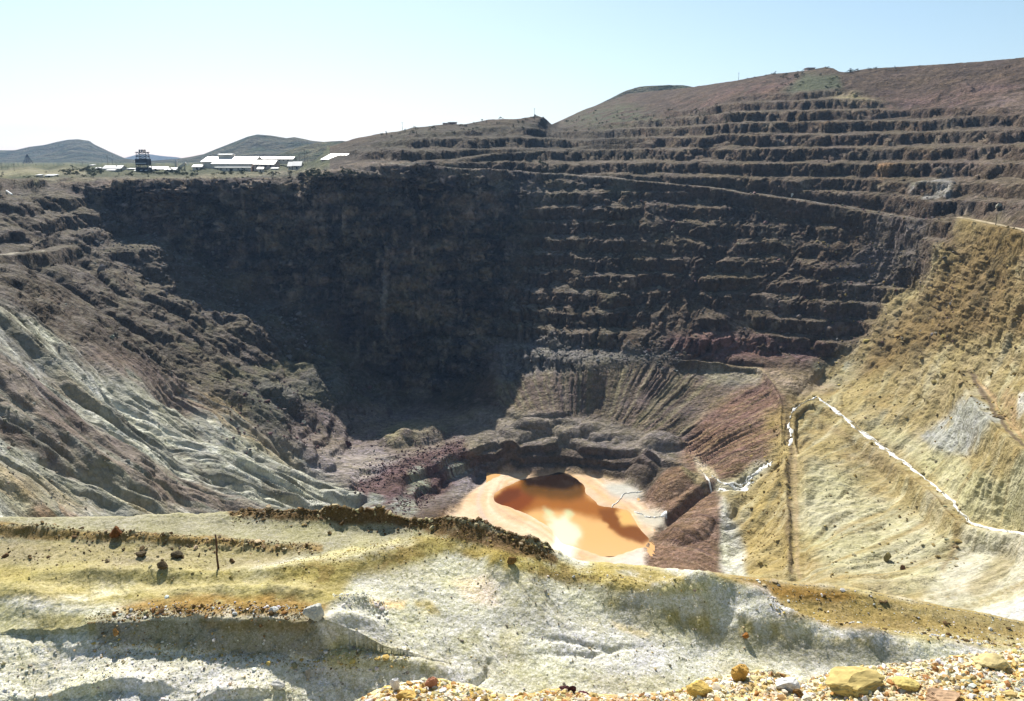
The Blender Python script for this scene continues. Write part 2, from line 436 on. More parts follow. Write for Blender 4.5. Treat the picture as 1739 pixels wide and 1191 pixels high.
disp *= (1 - mCr)
disp *= np.clip(near_w, 0.35, 1.3)
P = P + N0 * disp[..., None]

# benches: constant-level steps with crests that wander
x, y, z = P[..., 0], P[..., 1], P[..., 2]
H = 13.2
off = 5.0 * fbm(x / 85, y / 85, octaves=3) + 6.5 * fbm(x / 24 + 9, y / 24, octaves=4)
def terrace(zz, H, off, lo=0.10, a=0.42, b=0.72, keep=0.2):
    s = (zz + off) / H; k = np.floor(s); f = s - k
    g = np.where(f < a, lo * f / a, np.where(f < b, lo + (0.93 - lo) * (f - a) / (b - a), 0.93 + 0.07 * (f - b) / (1 - b)))
    return (k + g) * H - off * keep
brk = sstep(-0.35, 0.25, fbm(x / 60 + 31, y / 60, z / 40, octaves=3))
chute = sstep(0.35, 0.6, fbm(thw * 11 + 2, rad / 260, octaves=3, ridged=True)) * (mB + mBu)
P[..., 2] -= 2.5 * chute * skyfade * sstep(290, 380, Vg)
z = P[..., 2]
tB = np.clip((1 - 0.8 * chute * sstep(290, 380, Vg)) * mB * (0.30 + 0.66 * np.maximum(brk, 0.75 * sstep(340, 300, Vg))) + mBu * (0.6 + 0.4 * brk) + mW * 0.65 * brk + mLU * brk * (0.2 + 0.55 * sstep(500, 410, Vg)) + mY * 0.12, 0, 1) * sstep(4, 30, Vg - vt) * (1 - mCr) * (1 - mGf) * (1 - mFan)
off = off + 2.6 * fbm(x / 7, y / 7, octaves=3) + 2.2 * fbm(x / 12 + 40, y / 40, octaves=2, ridged=True)
z2 = terrace(z, H, off)
P[..., 2] = z + (z2 - z) * tB
# small steps inside the broken left flank and the floor
z3 = terrace(P[..., 2], 6.5, 5 * fbm(x / 30 + 3, y / 30, octaves=3), a=0.6, b=0.85, keep=1.0)
P[..., 2] += (z3 - P[..., 2]) * np.clip(0.15 * mLU * brk + 0.8 * mFl * (1 - mCr) + 0.45 * mY * sstep(720, 520, Vg), 0, 1)

def flatten(pts, width, level=0.0, soft=1.0, berm=0.0, side=0):
    """cut a road of the given width (m) along plan points lying on the terrain"""
    line = []
    for (a, b), (c, d) in zip(pts[:-1], pts[1:]):
        for t in np.linspace(0, 1, 6, endpoint=False):
            uu, vv = a + (c - a) * t, b + (d - b) * t
            line.append((uu + 5 * float(vnoise(uu / 31.0, vv / 31.0)), vv + 2 * float(vnoise(uu / 27.0 + 9, vv / 27.0))))
    line.append(pts[-1])
    L = unproj([p[0] for p in line], [p[1] for p in line], 1000.0 / sample(PIT_Q, np.array([p[0] for p in line]), np.array([p[1] for p in line])))
    us = [p[0] for p in pts]; vs = [p[1] for p in pts]
    sel = np.where((Ug > min(us) - 60) & (Ug < max(us) + 60) & (Vg > min(vs) - 45) & (Vg < max(vs) + 45))
    Q = P[sel]; bd = np.full(len(Q), 1e9); bz = np.zeros(len(Q)); sd = np.zeros(len(Q))
    for A, B in zip(L[:-1], L[1:]):
        dx, dy = B[0] - A[0], B[1] - A[1]
        t = np.clip(((Q[:, 0] - A[0]) * dx + (Q[:, 1] - A[1]) * dy) / (dx * dx + dy * dy + 1e-9), 0, 1)
        d = np.hypot(Q[:, 0] - A[0] - t * dx, Q[:, 1] - A[1] - t * dy)
        c = d < bd
        bd[c] = d[c]; bz[c] = (A[2] + (B[2] - A[2]) * t)[c]; sd[c] = np.sign(dx * (Q[:, 1] - A[1]) - dy * (Q[:, 0] - A[0]))[c]
    k = 1 - sstep(width / 2, width / 2 * (1 + soft), bd)
    Q[:, 2] += (bz + level - Q[:, 2]) * k
    if berm: Q[:, 2] += berm * (0.6 + 0.8 * fbm(Q[:, 0] / 14, Q[:, 1] / 14, octaves=3)) * np.exp(-((bd - width * 0.6) / (width * 0.2)) ** 2) * (1 if side == 0 else (sd == side))
    P[sel] = Q
    return L

HAUL = flatten([(662, 280), (850, 291), (1060, 305), (1240, 323), (1400, 346), (1560, 372), (1610, 372)], 15, soft=0.7)
RAMP = flatten([(700, 278), (784, 268), (880, 259), (980, 250), (1100, 243)], 12, soft=0.7)
ROADR = flatten([(1600, 372), (1635, 370), (1680, 378), (1740, 392), (1890, 428)], 11, soft=0.8)
ROADL = flatten([(-160, 447), (0, 432), (78, 426), (110, 418)], 10, soft=0.8)
RIDGE = flatten([(1150, 612), (1290, 626), (1322, 655), (1338, 700), (1346, 800), (1352, 890), (1352, 975)], 7, soft=0.8, berm=2.6, side=-1)
TRK = flatten([(1640, 632), (1664, 672), (1700, 716), (1745, 752), (1890, 850)], 9, level=-1.5, soft=0.9, berm=2.2, side=-1)
CRW = [flatten(p, wd, level=-0.8, soft=1.2, berm=1.6, side=-1) for p, wd in (
    ([(1386, 674), (1440, 715), (1492, 757), (1550, 802), (1605, 848), (1640, 885), (1690, 900), (1740, 908), (1800, 915)], 7),
    ([(1386, 674), (1360, 686), (1344, 700), (1341, 740), (1340, 757)], 4),
    ([(1312, 783), (1285, 800), (1275, 818), (1262, 833), (1235, 834), (1213, 826), (1196, 805), (1180, 790)], 5))]

def mound(u, v, rad_m, h, sq=1.0):
    c = pit_base(u, v)
    d = np.hypot(P[..., 0] - c[0], (P[..., 1] - c[1]) * sq)
    P[..., 2] += h * np.clip(1.25 - 1.25 * (d / rad_m) ** 2, 0, 1) * (d < rad_m * 1.1)
def pit_base(u, v):
    return unproj(u, v, 1000.0 / float(sample(PIT_Q, np.array([float(u)]), np.array([float(v)]))[0]))
mound(715, 742, 19, 8); mound(672, 752, 13, 5); mound(1125, 752, 17, 6, 1.5); mound(900, 720, 14, 5, 2.0); mound(975, 728, 22, 4.5, 2.2); mound(560, 650, 26, 6); mound(520, 690, 24, 5); mound(640, 690, 14, 4)
mound(1140, 822, 15, 6); mound(1165, 905, 15, 6); mound(1090, 800, 12, 5); mound(862, 786, 9, 4); mound(430, 560, 22, 7); mound(330, 520, 20, 6)
flatten([(1118, 893), (1150, 866), (1178, 842), (1205, 826)], 2.5, level=-7.0, soft=5.0)
# broken rock at small scales
x, y, z = P[..., 0], P[..., 1], P[..., 2]
N1 = normals(P)
steep = 1 - N1[..., 2]
r1 = fbm(x / 11, y / 11, z / 9, octaves=3) + mW * 0.9 * fbm(x / 7, y / 14, z / 34 + 3, octaves=3, ridged=True)
r2 = fbm(x / 3.6, y / 3.6, z / 3.2, octaves=3, ridged=True)
rock = (0.35 + 1.0 * sstep(0.15, 0.5, steep))
amp = (1.0 * mB + 1.2 * mBu + 2.3 * mW + 1.0 * mLU + 0.35 * mLS + 0.4 * mFl + 0.35 * mGf + 0.25 * mFan + (0.7 + 0.6 * sstep(720, 560, Vg)) * mY + 0.25 * mPi + 0.35 * mRd) * (1 - mCr) * skyfade
P += N1 * (amp * rock * (1.5 * r1 + 1.0 * r2) * np.clip(near_w, 0.3, 1.2))[..., None]
# flat bottom under the pond
kc = mCr * 1.0
P[..., 2] = P[..., 2] * (1 - kc) + kc * (-205.0 + 0.22 * fbm(x / 6, y / 6, octaves=3))
POND = [(838, 849), (860, 835), (887, 815), (917, 802), (968, 802), (981, 817), (991, 828), (991, 840), (1016, 860), (1044, 867), (1066, 872), (1083, 897), (1100, 916), (1094, 928), (1039, 935), (993, 929), (954, 928), (931, 905), (901, 887), (869, 873), (843, 861)]
P[..., 2] -= 1.6 * sample(region(POND, 5), Ug + 0.25 * (wu - Ug), Vg + 0.25 * (wv - Vg))

# ---- tints of the pit rock
C = np.empty(P.shape, np.float32)
x, y, z = P[..., 0], P[..., 1], P[..., 2]
N2 = normals(P)
flat = sstep(0.72, 0.93, N2[..., 2])
nA = fbm(x / 40, y / 40, z / 30, octaves=4); nB = fbm(x / 14 + 40, y / 14, z / 10, octaves=4)
nS = np.where(mY > 0.5, fbm(th2w * 70, rad2 / 120 + 3, octaves=4), fbm(thw * 60, rad / 120 + 3, octaves=4))                     # streaks down the slopes
def mixc(mask, rgb):
    global C
    m = np.clip(mask, 0, 1)[..., None]
    C += (np.array(rgb, np.float32) - C) * m
C[:] = (0.076, 0.053, 0.036)
mixc(0.8 * sstep(0.0, 0.5, nB), (0.100, 0.066, 0.043))
mixc(0.7 * sstep(0.1, 0.6, nA), (0.055, 0.046, 0.038))
mixc(0.9 * sstep(0.35, 0.6, fbm(x / 9, y / 9, z / 9 + 30, octaves=3)), (0.19, 0.15, 0.11))     # fresh pale faces
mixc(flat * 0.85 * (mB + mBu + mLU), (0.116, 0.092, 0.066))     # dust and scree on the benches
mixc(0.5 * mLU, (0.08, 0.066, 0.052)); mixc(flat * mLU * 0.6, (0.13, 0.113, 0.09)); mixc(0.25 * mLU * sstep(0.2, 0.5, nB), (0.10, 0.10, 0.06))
def paint(poly, rgb, feather=10, k=1.0, noise=None, lo=-0.4, hi=0.2):
    m = at_pit(region(poly, feather)) * k
    if noise is not None: m = m * sstep(lo, hi, noise)
    mixc(m, rgb)
def line(pts, width, rgb, feather=5, k=1.0, noise=None, lo=-0.4, hi=0.2):
    m = sample(strip(pts, width, feather), Ug + 2 * (wu - Ug) / 9, Vg + 2 * (wv - Vg) / 6) * k
    if noise is not None: m = m * sstep(lo, hi, noise)
    mixc(m, rgb)
# upper dumps
mixc(mRd * 0.9, (0.072, 0.049, 0.034)); mixc(mRd * sstep(0.0, 0.5, nS), (0.102, 0.070, 0.048))
paint([(1120, 185), (1250, 150), (1400, 128), (1370, 150), (1250, 160), (1190, 180)], (0.165, 0.088, 0.075), 14, 0.75, nS, -0.2, 0.3)
paint([(1450, 165), (1600, 160), (1739, 130), (1739, 170), (1600, 190), (1520, 185)], (0.155, 0.098, 0.085), 16, 0.7, nS, -0.3, 0.3)
paint([(1640, 190), (1739, 150), (1739, 190)], (0.165, 0.12, 0.10), 10, 0.8, nS, -0.5, 0.2)
paint([(1405, 168), (1420, 158), (1455, 160), (1510, 175), (1450, 173)], (0.26, 0.22, 0.13), 6, 0.9)
paint([(945, 212), (985, 192), (1050, 172), (1110, 190), (1130, 212), (1000, 222)], (0.075, 0.082, 0.045), 14, 0.8, nB, -0.3, 0.2)
paint([(1320, 158), (1370, 125), (1425, 125), (1430, 150), (1390, 156)], (0.08, 0.09, 0.052), 8, 0.95)
paint([(600, 250), (700, 222), (930, 204), (945, 218), (820, 225), (640, 262)], (0.10, 0.105, 0.06), 10, 0.6, nB, -0.2, 0.4)
paint([(640, 250), (800, 235), (900, 238), (800, 262), (650, 268)], (0.15, 0.11, 0.08), 12, 0.5, nA, -0.2, 0.4)
paint([(545, 262), (600, 240), (700, 220), (930, 202), (950, 215), (1080, 225), (1080, 262), (850, 275), (640, 276), (560, 280)], (0.052, 0.044, 0.032), 12, 0.75, nB, -0.7, 0.1)
# plateau
mixc(mPlat * 0.95, (0.10, 0.105, 0.052)); mixc(mPlat * sstep(-0.2, 0.3, nB), (0.05, 0.062, 0.03))
paint([(-160, 286), (150, 287), (150, 296), (-160, 300)], (0.27, 0.24, 0.15), 4, 0.8)
line([(60, 306), (200, 305), (330, 300), (440, 296), (560, 287)], 6, (0.22, 0.2, 0.12), 4, 0.8, nB, -0.3, 0.2)
# wall
mixc(mW * 0.6, (0.085, 0.074, 0.070))
mixc(mW * 0.85 * sstep(0.0, 0.4, nB), (0.20, 0.155, 0.115)); mixc(mW * 0.8 * sstep(0.1, 0.5, -nB), (0.038, 0.034, 0.038)); mixc(mW * 0.7 * sstep(0.25, 0.5, fbm(x / 5, y / 9, z / 26 + 9, octaves=4)), (0.27, 0.215, 0.17))
paint([(230, 330), (330, 330), (310, 400), (240, 390)], (0.16, 0.10, 0.075), 16, 0.5, nA, -0.4, 0.3)
paint([(600, 440), (800, 450), (820, 620), (680, 640), (610, 540)], (0.15, 0.125, 0.085), 24, 0.5, nB, -0.2, 0.4)
paint([(570, 290), (650, 285), (690, 360), (650, 350)], (0.14, 0.12, 0.10), 10, 0.6)
line([(652, 470), (656, 500), (650, 520)], 7, (0.3, 0.28, 0.26), 4, 0.8, nB, -0.5, 0.1)
line([(850, 330), (1060, 315)], 30, (0.15, 0.135, 0.11), 20, 0.5, nB)
# benches at right, with red and pale outcrops
paint([(1130, 565), (1300, 565), (1420, 600), (1300, 615), (1150, 600)], (0.155, 0.085, 0.085), 14, 0.7, nB, -0.4, 0.2)
paint([(1490, 280), (1520, 285), (1515, 310), (1480, 310)], (0.25, 0.15, 0.08), 6, 0.8, nB, -0.4, 0.1)
paint([(1540, 310), (1620, 290), (1610, 340), (1560, 350)], (0.27, 0.26, 0.24), 10, 0.8, nB, -0.2, 0.3)
paint([(1600, 200), (1739, 200), (1739, 360), (1620, 345)], (0.17, 0.13, 0.10), 30, 0.6, nB, -0.1, 0.5)
paint([(1480, 390), (1580, 370), (1560, 470), (1450, 540), (1400, 600), (1380, 560)], (0.13, 0.115, 0.11), 24, 0.6, nA)
# left slope
mixc(mLS * 0.95, (0.28, 0.275, 0.225)); mixc(mLS * sstep(0.05, 0.45, nS), (0.50, 0.495, 0.41)); mixc(mLS * 0.8 * sstep(0.15, 0.5, -nS), (0.16, 0.158, 0.13)); mixc(mLS * 0.8 * sstep(0.25, 0.5, fbm(x / 22 + 5, y / 22, z / 22, octaves=4)), (0.12, 0.11, 0.085))
mixc(mLS * 0.7 * sstep(0.25, 0.6, nA), (0.22, 0.17, 0.11))
paint([(-160, 520), (-20, 600), (60, 650), (140, 730), (260, 800), (400, 840), (480, 885), (400, 880), (250, 850), (120, 790), (-20, 690), (-160, 640)], (0.135, 0.10, 0.082), 12, 0.85, nS, -0.5, 0.1)
paint([(120, 590), (200, 600), (330, 650), (400, 700), (330, 690), (200, 640)], (0.13, 0.085, 0.07), 12, 0.8, nS, -0.6, 0.1)
paint([(330, 660), (370, 665), (500, 760), (540, 800), (450, 750), (380, 710)], (0.26, 0.19, 0.10), 10, 0.75, nS, -0.4, 0.2)
paint([(-160, 770), (0, 770), (120, 810), (240, 850), (300, 880), (120, 850), (-160, 800)], (0.26, 0.19, 0.10), 10, 0.6, nS, -0.3, 0.3)
paint([(70, 850), (110, 845), (175, 872), (160, 885), (80, 882)], (0.19, 0.105, 0.05), 8, 0.7, nS, -0.3, 0.3)
paint([(350, 640), (390, 615), (500, 600), (575, 608), (570, 628), (480, 650), (400, 655)], (0.15, 0.142, 0.075), 8, 0.55, nB, -0.4, 0.2)
paint([(390, 655), (560, 635), (640, 680), (520, 740), (440, 720)], (0.115, 0.11, 0.085), 14, 0.9)
paint([(480, 700), (600, 680), (640, 700), (560, 760), (500, 745)], (0.10, 0.075, 0.07), 14, 0.8)
# floor
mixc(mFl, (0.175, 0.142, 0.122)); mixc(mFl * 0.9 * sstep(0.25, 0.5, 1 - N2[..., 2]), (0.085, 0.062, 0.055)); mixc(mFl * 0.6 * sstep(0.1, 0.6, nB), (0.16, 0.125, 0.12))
paint([(520, 770), (640, 760), (690, 790), (640, 830), (560, 800)], (0.27, 0.235, 0.22), 12, 0.8)
paint([(640, 735), (690, 715), (755, 722), (765, 735), (700, 752), (660, 760)], (0.25, 0.225, 0.13), 8, 0.7, nB, -0.5, 0.1)
paint([(600, 820), (640, 800), (740, 760), (795, 745), (800, 770), (760, 800), (790, 830), (700, 850), (640, 870)], (0.115, 0.068, 0.066), 8, 0.9)
for qd in ([(620, 850), (640, 830), (660, 850), (640, 880)], [(690, 800), (720, 790), (735, 830), (700, 840)], [(740, 780), (775, 775), (800, 800), (770, 815)], [(660, 860), (690, 830), (710, 860), (690, 885)]):
    paint(qd, (0.26, 0.275, 0.225), 8, 0.9, nS, -0.6, 0.1)
paint([(750, 840), (800, 800), (850, 805), (830, 820), (790, 850)], (0.19, 0.165, 0.155), 8, 0.9)
paint([(820, 690), (1000, 700), (1160, 740), (1170, 785), (1060, 770), (860, 755), (800, 770), (760, 720)], (0.20, 0.172, 0.14), 12, 0.9)
paint([(860, 755), (1000, 757), (1160, 790), (1100, 840), (1000, 802), (860, 800)], (0.105, 0.082, 0.064), 8, 0.9)
paint(LOW, (0.24, 0.20, 0.13), 14, 0.95)
# gullied maroon face and fan
mixc(mGf, (0.145, 0.112, 0.085)); mixc(0.7 * mGf * sstep(0.0, 0.4, nS), (0.215, 0.185, 0.12)); mixc(mGf * 0.5 * sstep(0.1, 0.5, -nS), (0.12, 0.085, 0.08))
mixc(mFan, (0.175, 0.105, 0.075)); mixc(mFan * sstep(0.0, 0.4, nS) * 0.8, (0.235, 0.165, 0.10))
paint([(1210, 625), (1300, 632), (1290, 650), (1230, 655), (1190, 640)], (0.26, 0.235, 0.17), 10, 0.8)
paint([(850, 440), (960, 330), (1050, 340), (1060, 560), (960, 600), (840, 600)], (0.15, 0.13, 0.105), 16, 0.7, np.minimum(nB, flat - 0.3), -0.2, 0.2)
paint([(840, 590), (900, 560), (1060, 590), (1150, 610), (1000, 622), (850, 640)], (0.165, 0.158, 0.145), 14, 0.7)
# yellow slopes
mixc(mY, (0.285, 0.228, 0.108)); mixc(mY * 0.8 * sstep(0.0, 0.5, nS), (0.385, 0.345, 0.215)); mixc(mY * 0.6 * sstep(0.15, 0.55, nB), (0.25, 0.18, 0.07)); mixc(mY * 0.5 * sstep(0.3, 0.6, nA), (0.30, 0.28, 0.20))
paint([(1640, 380), (1900, 430), (1900, 600), (1700, 560), (1560, 600), (1500, 640), (1440, 640), (1480, 580), (1570, 490)], (0.165, 0.112, 0.046), 26, 0.95, nA, -0.9, -0.1)
paint([(1640, 380), (1900, 430), (1900, 620), (1700, 600), (1500, 640), (1440, 640), (1480, 580), (1570, 490)], (0.10, 0.075, 0.035), 26, 0.8, nB, 0.1, 0.45)
paint([(1500, 640), (1700, 560), (1900, 640), (1900, 800), (1560, 760)], (0.25, 0.20, 0.10), 30, 0.7, nA, -0.3, 0.3)
paint([(1370, 780), (1440, 800), (1600, 900), (1640, 960), (1560, 1000), (1400, 960), (1360, 880)], (0.385, 0.365, 0.235), 24, 0.8, nS, -0.7, 0.0)
paint([(1450, 700), (1560, 740), (1660, 800), (1739, 830), (1739, 900), (1640, 870), (1560, 790), (1500, 740)], (0.37, 0.35, 0.21), 16, 0.8, nS, -0.8, -0.1)
paint([(1545, 725), (1600, 700), (1670, 695), (1690, 720), (1660, 760), (1590, 765)], (0.30, 0.305, 0.275), 10, 0.9, nB, -0.7, -0.1)
line([(1640, 630), (1660, 672), (1698, 718), (1739, 756), (1890, 860)], 16, (0.13, 0.095, 0.06), 8, 0.9)
line([(1655, 640), (1700, 690), (1745, 730), (1890, 820)], 10, (0.36, 0.25, 0.13), 6, 0.8)
paint([(1728, 668), (1745, 668), (1760, 690), (1730, 684)], (0.6, 0.58, 0.52), 4, 0.9)
paint([(1690, 640), (1739, 690), (1739, 730)], (0.36, 0.25, 0.13), 6, 0.9)
paint([(1560, 1020), (1640, 900), (1739, 915), (1900, 920), (1900, 1160), (1540, 1160)], (0.42, 0.40, 0.30), 12, 0.85, nS, -0.9, -0.2)
paint([(1640, 1000), (1690, 920), (1712, 940), (1700, 980), (1660, 1012)], (0.29, 0.25, 0.145), 6, 0.9)
paint([(1650, 1030), (1739, 1010), (1900, 1010), (1900, 1160), (1640, 1160)], (0.50, 0.49, 0.43), 6, 0.9)
paint([(1300, 700), (1345, 690), (1360, 985), (1250, 985), (1260, 900), (1310, 800)], (0.30, 0.225, 0.085), 12, 0.7, nB, -0.6, 0.1)
paint([(1205, 840), (1225, 850), (1255, 900), (1275, 985), (1200, 985), (1225, 950), (1222, 880)], (0.47, 0.46, 0.39), 6, 0.95)
paint([(1205, 838), (1265, 838), (1310, 790), (1290, 780), (1250, 815), (1215, 815)], (0.36, 0.34, 0.25), 8, 0.8)
line([(1335, 690), (1341, 760), (1344, 860), (1342, 975)], 9, (0.15, 0.11, 0.06), 6, 0.85)  # shadow line along the road berm, painted into the slope colour
line([(1350, 760), (1354, 860), (1354, 975)], 7, (0.33, 0.25, 0.14), 4, 0.8)
line([(1340, 675), (1400, 715), (1480, 775), (1560, 840), (1625, 905), (1600, 960)], 8, (0.22, 0.165, 0.08), 8, 0.7)
paint([(1380, 620), (1430, 600), (1440, 625), (1400, 645)], (0.25, 0.25, 0.19), 6, 0.8, nB, -0.3, 0.3)
paint([(1280, 626), (1400, 632), (1420, 655), (1340, 660)], (0.28, 0.22, 0.15), 8, 0.8)
paint([(1175, 775), (1200, 785), (1225, 812), (1190, 805)], (0.5, 0.42, 0.29), 5, 0.9)
# dump by the pond
mixc(mPi, (0.18, 0.112, 0.072)); mixc(mPi * 0.8 * sstep(0.0, 0.5, nS), (0.255, 0.175, 0.125)); mixc(mPi * 0.8 * sstep(0.1, 0.5, -nS), (0.13, 0.085, 0.07))
paint([(1155, 805), (1190, 800), (1197, 822), (1165, 822)], (0.27, 0.225, 0.13), 4, 0.9)
# crust round the pond
pA = fbm(x / 16, y / 22, octaves=4)
mixc(mCr, (0.52, 0.355, 0.215)); mixc(mCr * sstep(0, 0.5, pA), (0.57, 0.43, 0.29)); mixc(mCr * 0.5 * sstep(0.2, 0.6, -pA), (0.50, 0.40, 0.30))
rg = sample(region(POND, 60), wu, wv)
for lv, wd_, cr_ in ((0.06, 0.02, (0.45, 0.36, 0.29)), (0.16, 0.03, (0.60, 0.47, 0.33)), (0.25, 0.02, (0.46, 0.31, 0.20)), (0.36, 0.03, (0.55, 0.34, 0.17))):
    mixc(mCr * 0.7 * np.exp(-((rg - lv) / wd_) ** 2), cr_)
paint([(1020, 822), (1060, 818), (1092, 836), (1090, 850), (1060, 855), (1030, 842)], (0.40, 0.39, 0.34), 6, 0.95)
paint([(1075, 865), (1125, 868), (1135, 888), (1112, 900), (1080, 885)], (0.40, 0.38, 0.31), 6, 0.9, pA, -0.5, 0.0)
paint([(1000, 945), (1097, 930), (1097, 975), (960, 985), (940, 970)], (0.50, 0.49, 0.45), 8, 0.8)
paint([(945, 890), (960, 880), (980, 920), (970, 960), (930, 955), (940, 930)], (0.78, 0.75, 0.66), 8, 0.8)
# roads, dirt
line([(662, 280), (850, 291), (1060, 305), (1240, 323), (1400, 346), (1560, 372)], 5, (0.20, 0.19, 0.165), 4, 0.8)
line([(1625, 369), (1680, 378), (1739, 391), (1890, 428)], [4, 7, 12, 16], (0.46, 0.38, 0.27), 4, 0.95)
line([(-160, 447), (0, 432), (78, 425)], [14, 9, 5], (0.38, 0.34, 0.28), 4, 0.95)
line([(1150, 612), (1290, 627), (1330, 665)], 7, (0.32, 0.25, 0.15), 5, 0.7)

# ground behind the skyline, so that the rim has a far side
back = []
far_left = sstep(620, 520, u1)
top = P[0]
d2 = top[:, :2] / np.linalg.norm(top[:, :2], axis=1, keepdims=True)
for dr_r, dz_r, dr_l, dz_l in ((8, -1, 60, 0), (25, -5, 250, 0), (70, -22, 700, 1), (180, -70, 1600, 2), (420, -150, 3000, 3), (900, -230, 5200, 3)):
    dr = dr_r + (dr_l - dr_r) * far_left; dz = dz_r + (dz_l - dz_r) * far_left
    back.append(np.c_[top[:, :2] + d2 * dr[:, None], top[:, 2] + dz])
Pf = np.concatenate([np.array(back[::-1]), P], 0)
calmA = 1 - 0.8 * mCr - 0.35 * mY - 0.3 * mLS
C = np.concatenate([C, np.clip(calmA, 0.15, 1)[..., None].astype(np.float32)], -1)
Cf = np.concatenate([np.repeat(C[:1], len(back), 0), C], 0)
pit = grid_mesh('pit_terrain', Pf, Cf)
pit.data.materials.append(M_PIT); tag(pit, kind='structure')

def pit_at(u, v):
    """point of the finished pit surface under plan position (u, v)"""
    i = int(np.clip(np.interp(u, u1, np.arange(NU)), 0, NU - 1))
    j = int(np.argmin(np.abs(Vg[:, i] - v)))
    return Vector(P[j, i])

# ------------------------------------------------------------------ pond
pu, pv = np.meshgrid(np.linspace(826, 1112, 420), np.linspace(796, 945, 240))
PZ = -205.45
PW = PZ / ray(pu, pv)[2]
PP = unproj(pu, pv, PW)
C = np.empty(PP.shape, np.float32); C[:] = (0.58, 0.335, 0.135)
swx = 11 * fbm(PP[..., 0] / 16, PP[..., 1] / 25, octaves=6, gain=0.6); swy = 6 * fbm(PP[..., 0] / 14 + 20, PP[..., 1] / 25, octaves=4)
def pp(poly, rgb, feather=8, k=1.0):
    mixc(sample(region(poly, feather * 0.7), pu + swx, pv + swy) * k, rgb)
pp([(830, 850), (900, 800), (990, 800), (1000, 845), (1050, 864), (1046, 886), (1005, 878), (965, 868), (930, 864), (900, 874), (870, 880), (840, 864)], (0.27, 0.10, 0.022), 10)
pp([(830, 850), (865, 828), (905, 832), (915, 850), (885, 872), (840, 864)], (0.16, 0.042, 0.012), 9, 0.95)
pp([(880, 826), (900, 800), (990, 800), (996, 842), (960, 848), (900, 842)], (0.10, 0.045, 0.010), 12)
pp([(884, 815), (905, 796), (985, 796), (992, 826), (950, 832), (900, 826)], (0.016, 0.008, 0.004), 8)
pp([(835, 846), (866, 832), (890, 833), (884, 846), (850, 858)], (0.10, 0.03, 0.012), 6, 0.8)
pp([(1014, 864), (1042, 866), (1056, 890), (1084, 896), (1106, 914), (1090, 927), (1058, 914), (1034, 898)], (0.17, 0.06, 0.016), 6)
pp([(1046, 872), (1064, 872), (1080, 896), (1058, 894)], (0.60, 0.35, 0.12), 4)
pp([(928, 862), (936, 872), (946, 882), (956, 876), (962, 868), (968, 884), (990, 900), (985, 930), (945, 935), (938, 905)], (0.70, 0.64, 0.48), 10, 0.85)  # pale deposit, with the bright sky reflection painted into the water tint
pp([(926, 864), (934, 862), (940, 876), (930, 880)], (0.42, 0.52, 0.30), 5, 0.7); pp([(958, 866), (968, 864), (972, 880), (960, 880)], (0.42, 0.52, 0.30), 5, 0.7)
m, nt, b = mat_new('acid_water')
b.inputs['Roughness'].default_value = 0.09; b.inputs['Specular IOR Level'].default_value = 0.4
at = nt.nodes.new('ShaderNodeAttribute'); at.attribute_name = 'tint'; nt.links.new(at.outputs[0], b.inputs['Base Color'])
tc = nt.nodes.new('ShaderNodeTexCoord'); no = nt.nodes.new('ShaderNodeTexNoise'); no.inputs['Scale'].default_value = 0.9; no.inputs['Detail'].default_value = 4
nt.links.new(tc.outputs['Object'], no.inputs['Vector'])
bp = nt.nodes.new('ShaderNodeBump'); bp.inputs['Strength'].default_value = 0.12; bp.inputs['Distance'].default_value = 0.3
nt.links.new(no.outputs[0], bp.inputs['Height']); nt.links.new(bp.outputs[0], b.inputs['Normal'])
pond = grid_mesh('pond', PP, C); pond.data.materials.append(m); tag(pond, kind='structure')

# ------------------------------------------------------------------ streams with white crust
M_SALT = earth('salt_crust', [(0.35, 0.25), (1.6, 0.3)], bump=(0.6, 0.3), rough=0.6, spec=0.3, hue=0.0)
def stream(pts, wpx):
    us = np.array([p[0] for p in pts], float); vs = np.array([p[1] for p in pts], float)
    s = np.r_[0, np.cumsum(np.hypot(np.diff(us), np.diff(vs)))]
    n = int(s[-1] / 1.6)
    t = np.linspace(0, s[-1], n)
    u = np.interp(t, s, us) + 4.5 * fbm(t / 14, t * 0 + us[0], octaves=4); v = np.interp(t, s, vs) + 1.6 * fbm(t / 14, t * 0 + us[0] + 30, octaves=4)
    k = 0.62 * np.interp(t, s, wpx) * np.clip(0.85 + 2.0 * fbm(t / 9, t * 0 + us[0] + 3, octaves=4), 0.05, 2.2)
    du, dv = np.gradient(u), np.gradient(v); ln = np.hypot(du, dv)
    nu_, nv_ = -dv / ln, du / ln
    rows = []
    for a in (-1, -0.5, 0, 0.5, 1):
        rows.append([tuple(pit_at(uu, vv)) for uu, vv in zip(u + nu_ * k * a / 2, v + nv_ * k * a / 2)])
    A = np.array(rows); A[..., 2] += np.array([0.05, 0.35, 0.45, 0.35, 0.05])[:, None]
    c = np.empty(A.shape, np.float32); c[:] = (0.66, 0.66, 0.63)
    g = sstep(-0.25, 0.25, fbm(t / 5, t * 0 + 9, octaves=3))[None, :, None] * np.array([0.6, 0.1, 0.7, 0.1, 0.6])[:, None, None]
    c += (np.array((0.40, 0.40, 0.36)) - c) * g
    o = grid_mesh('stream', A, c); o.data.materials.append(M_SALT); tag(o, kind='structure')
stream([(1390, 672), (1440, 714), (1492, 757), (1550, 802), (1605, 848), (1640, 883), (1690, 899), (1740, 909), (1790, 914)], [4, 7, 8, 7, 7, 8, 9, 12, 12])
stream([(1640, 890), (1665, 903), (1700, 906), (1740, 914)], [2, 5, 5, 8])
stream([(1386, 673), (1362, 685), (1345, 697), (1341, 720), (1342, 740), (1340, 758)], [5, 5, 6, 5, 6, 3])
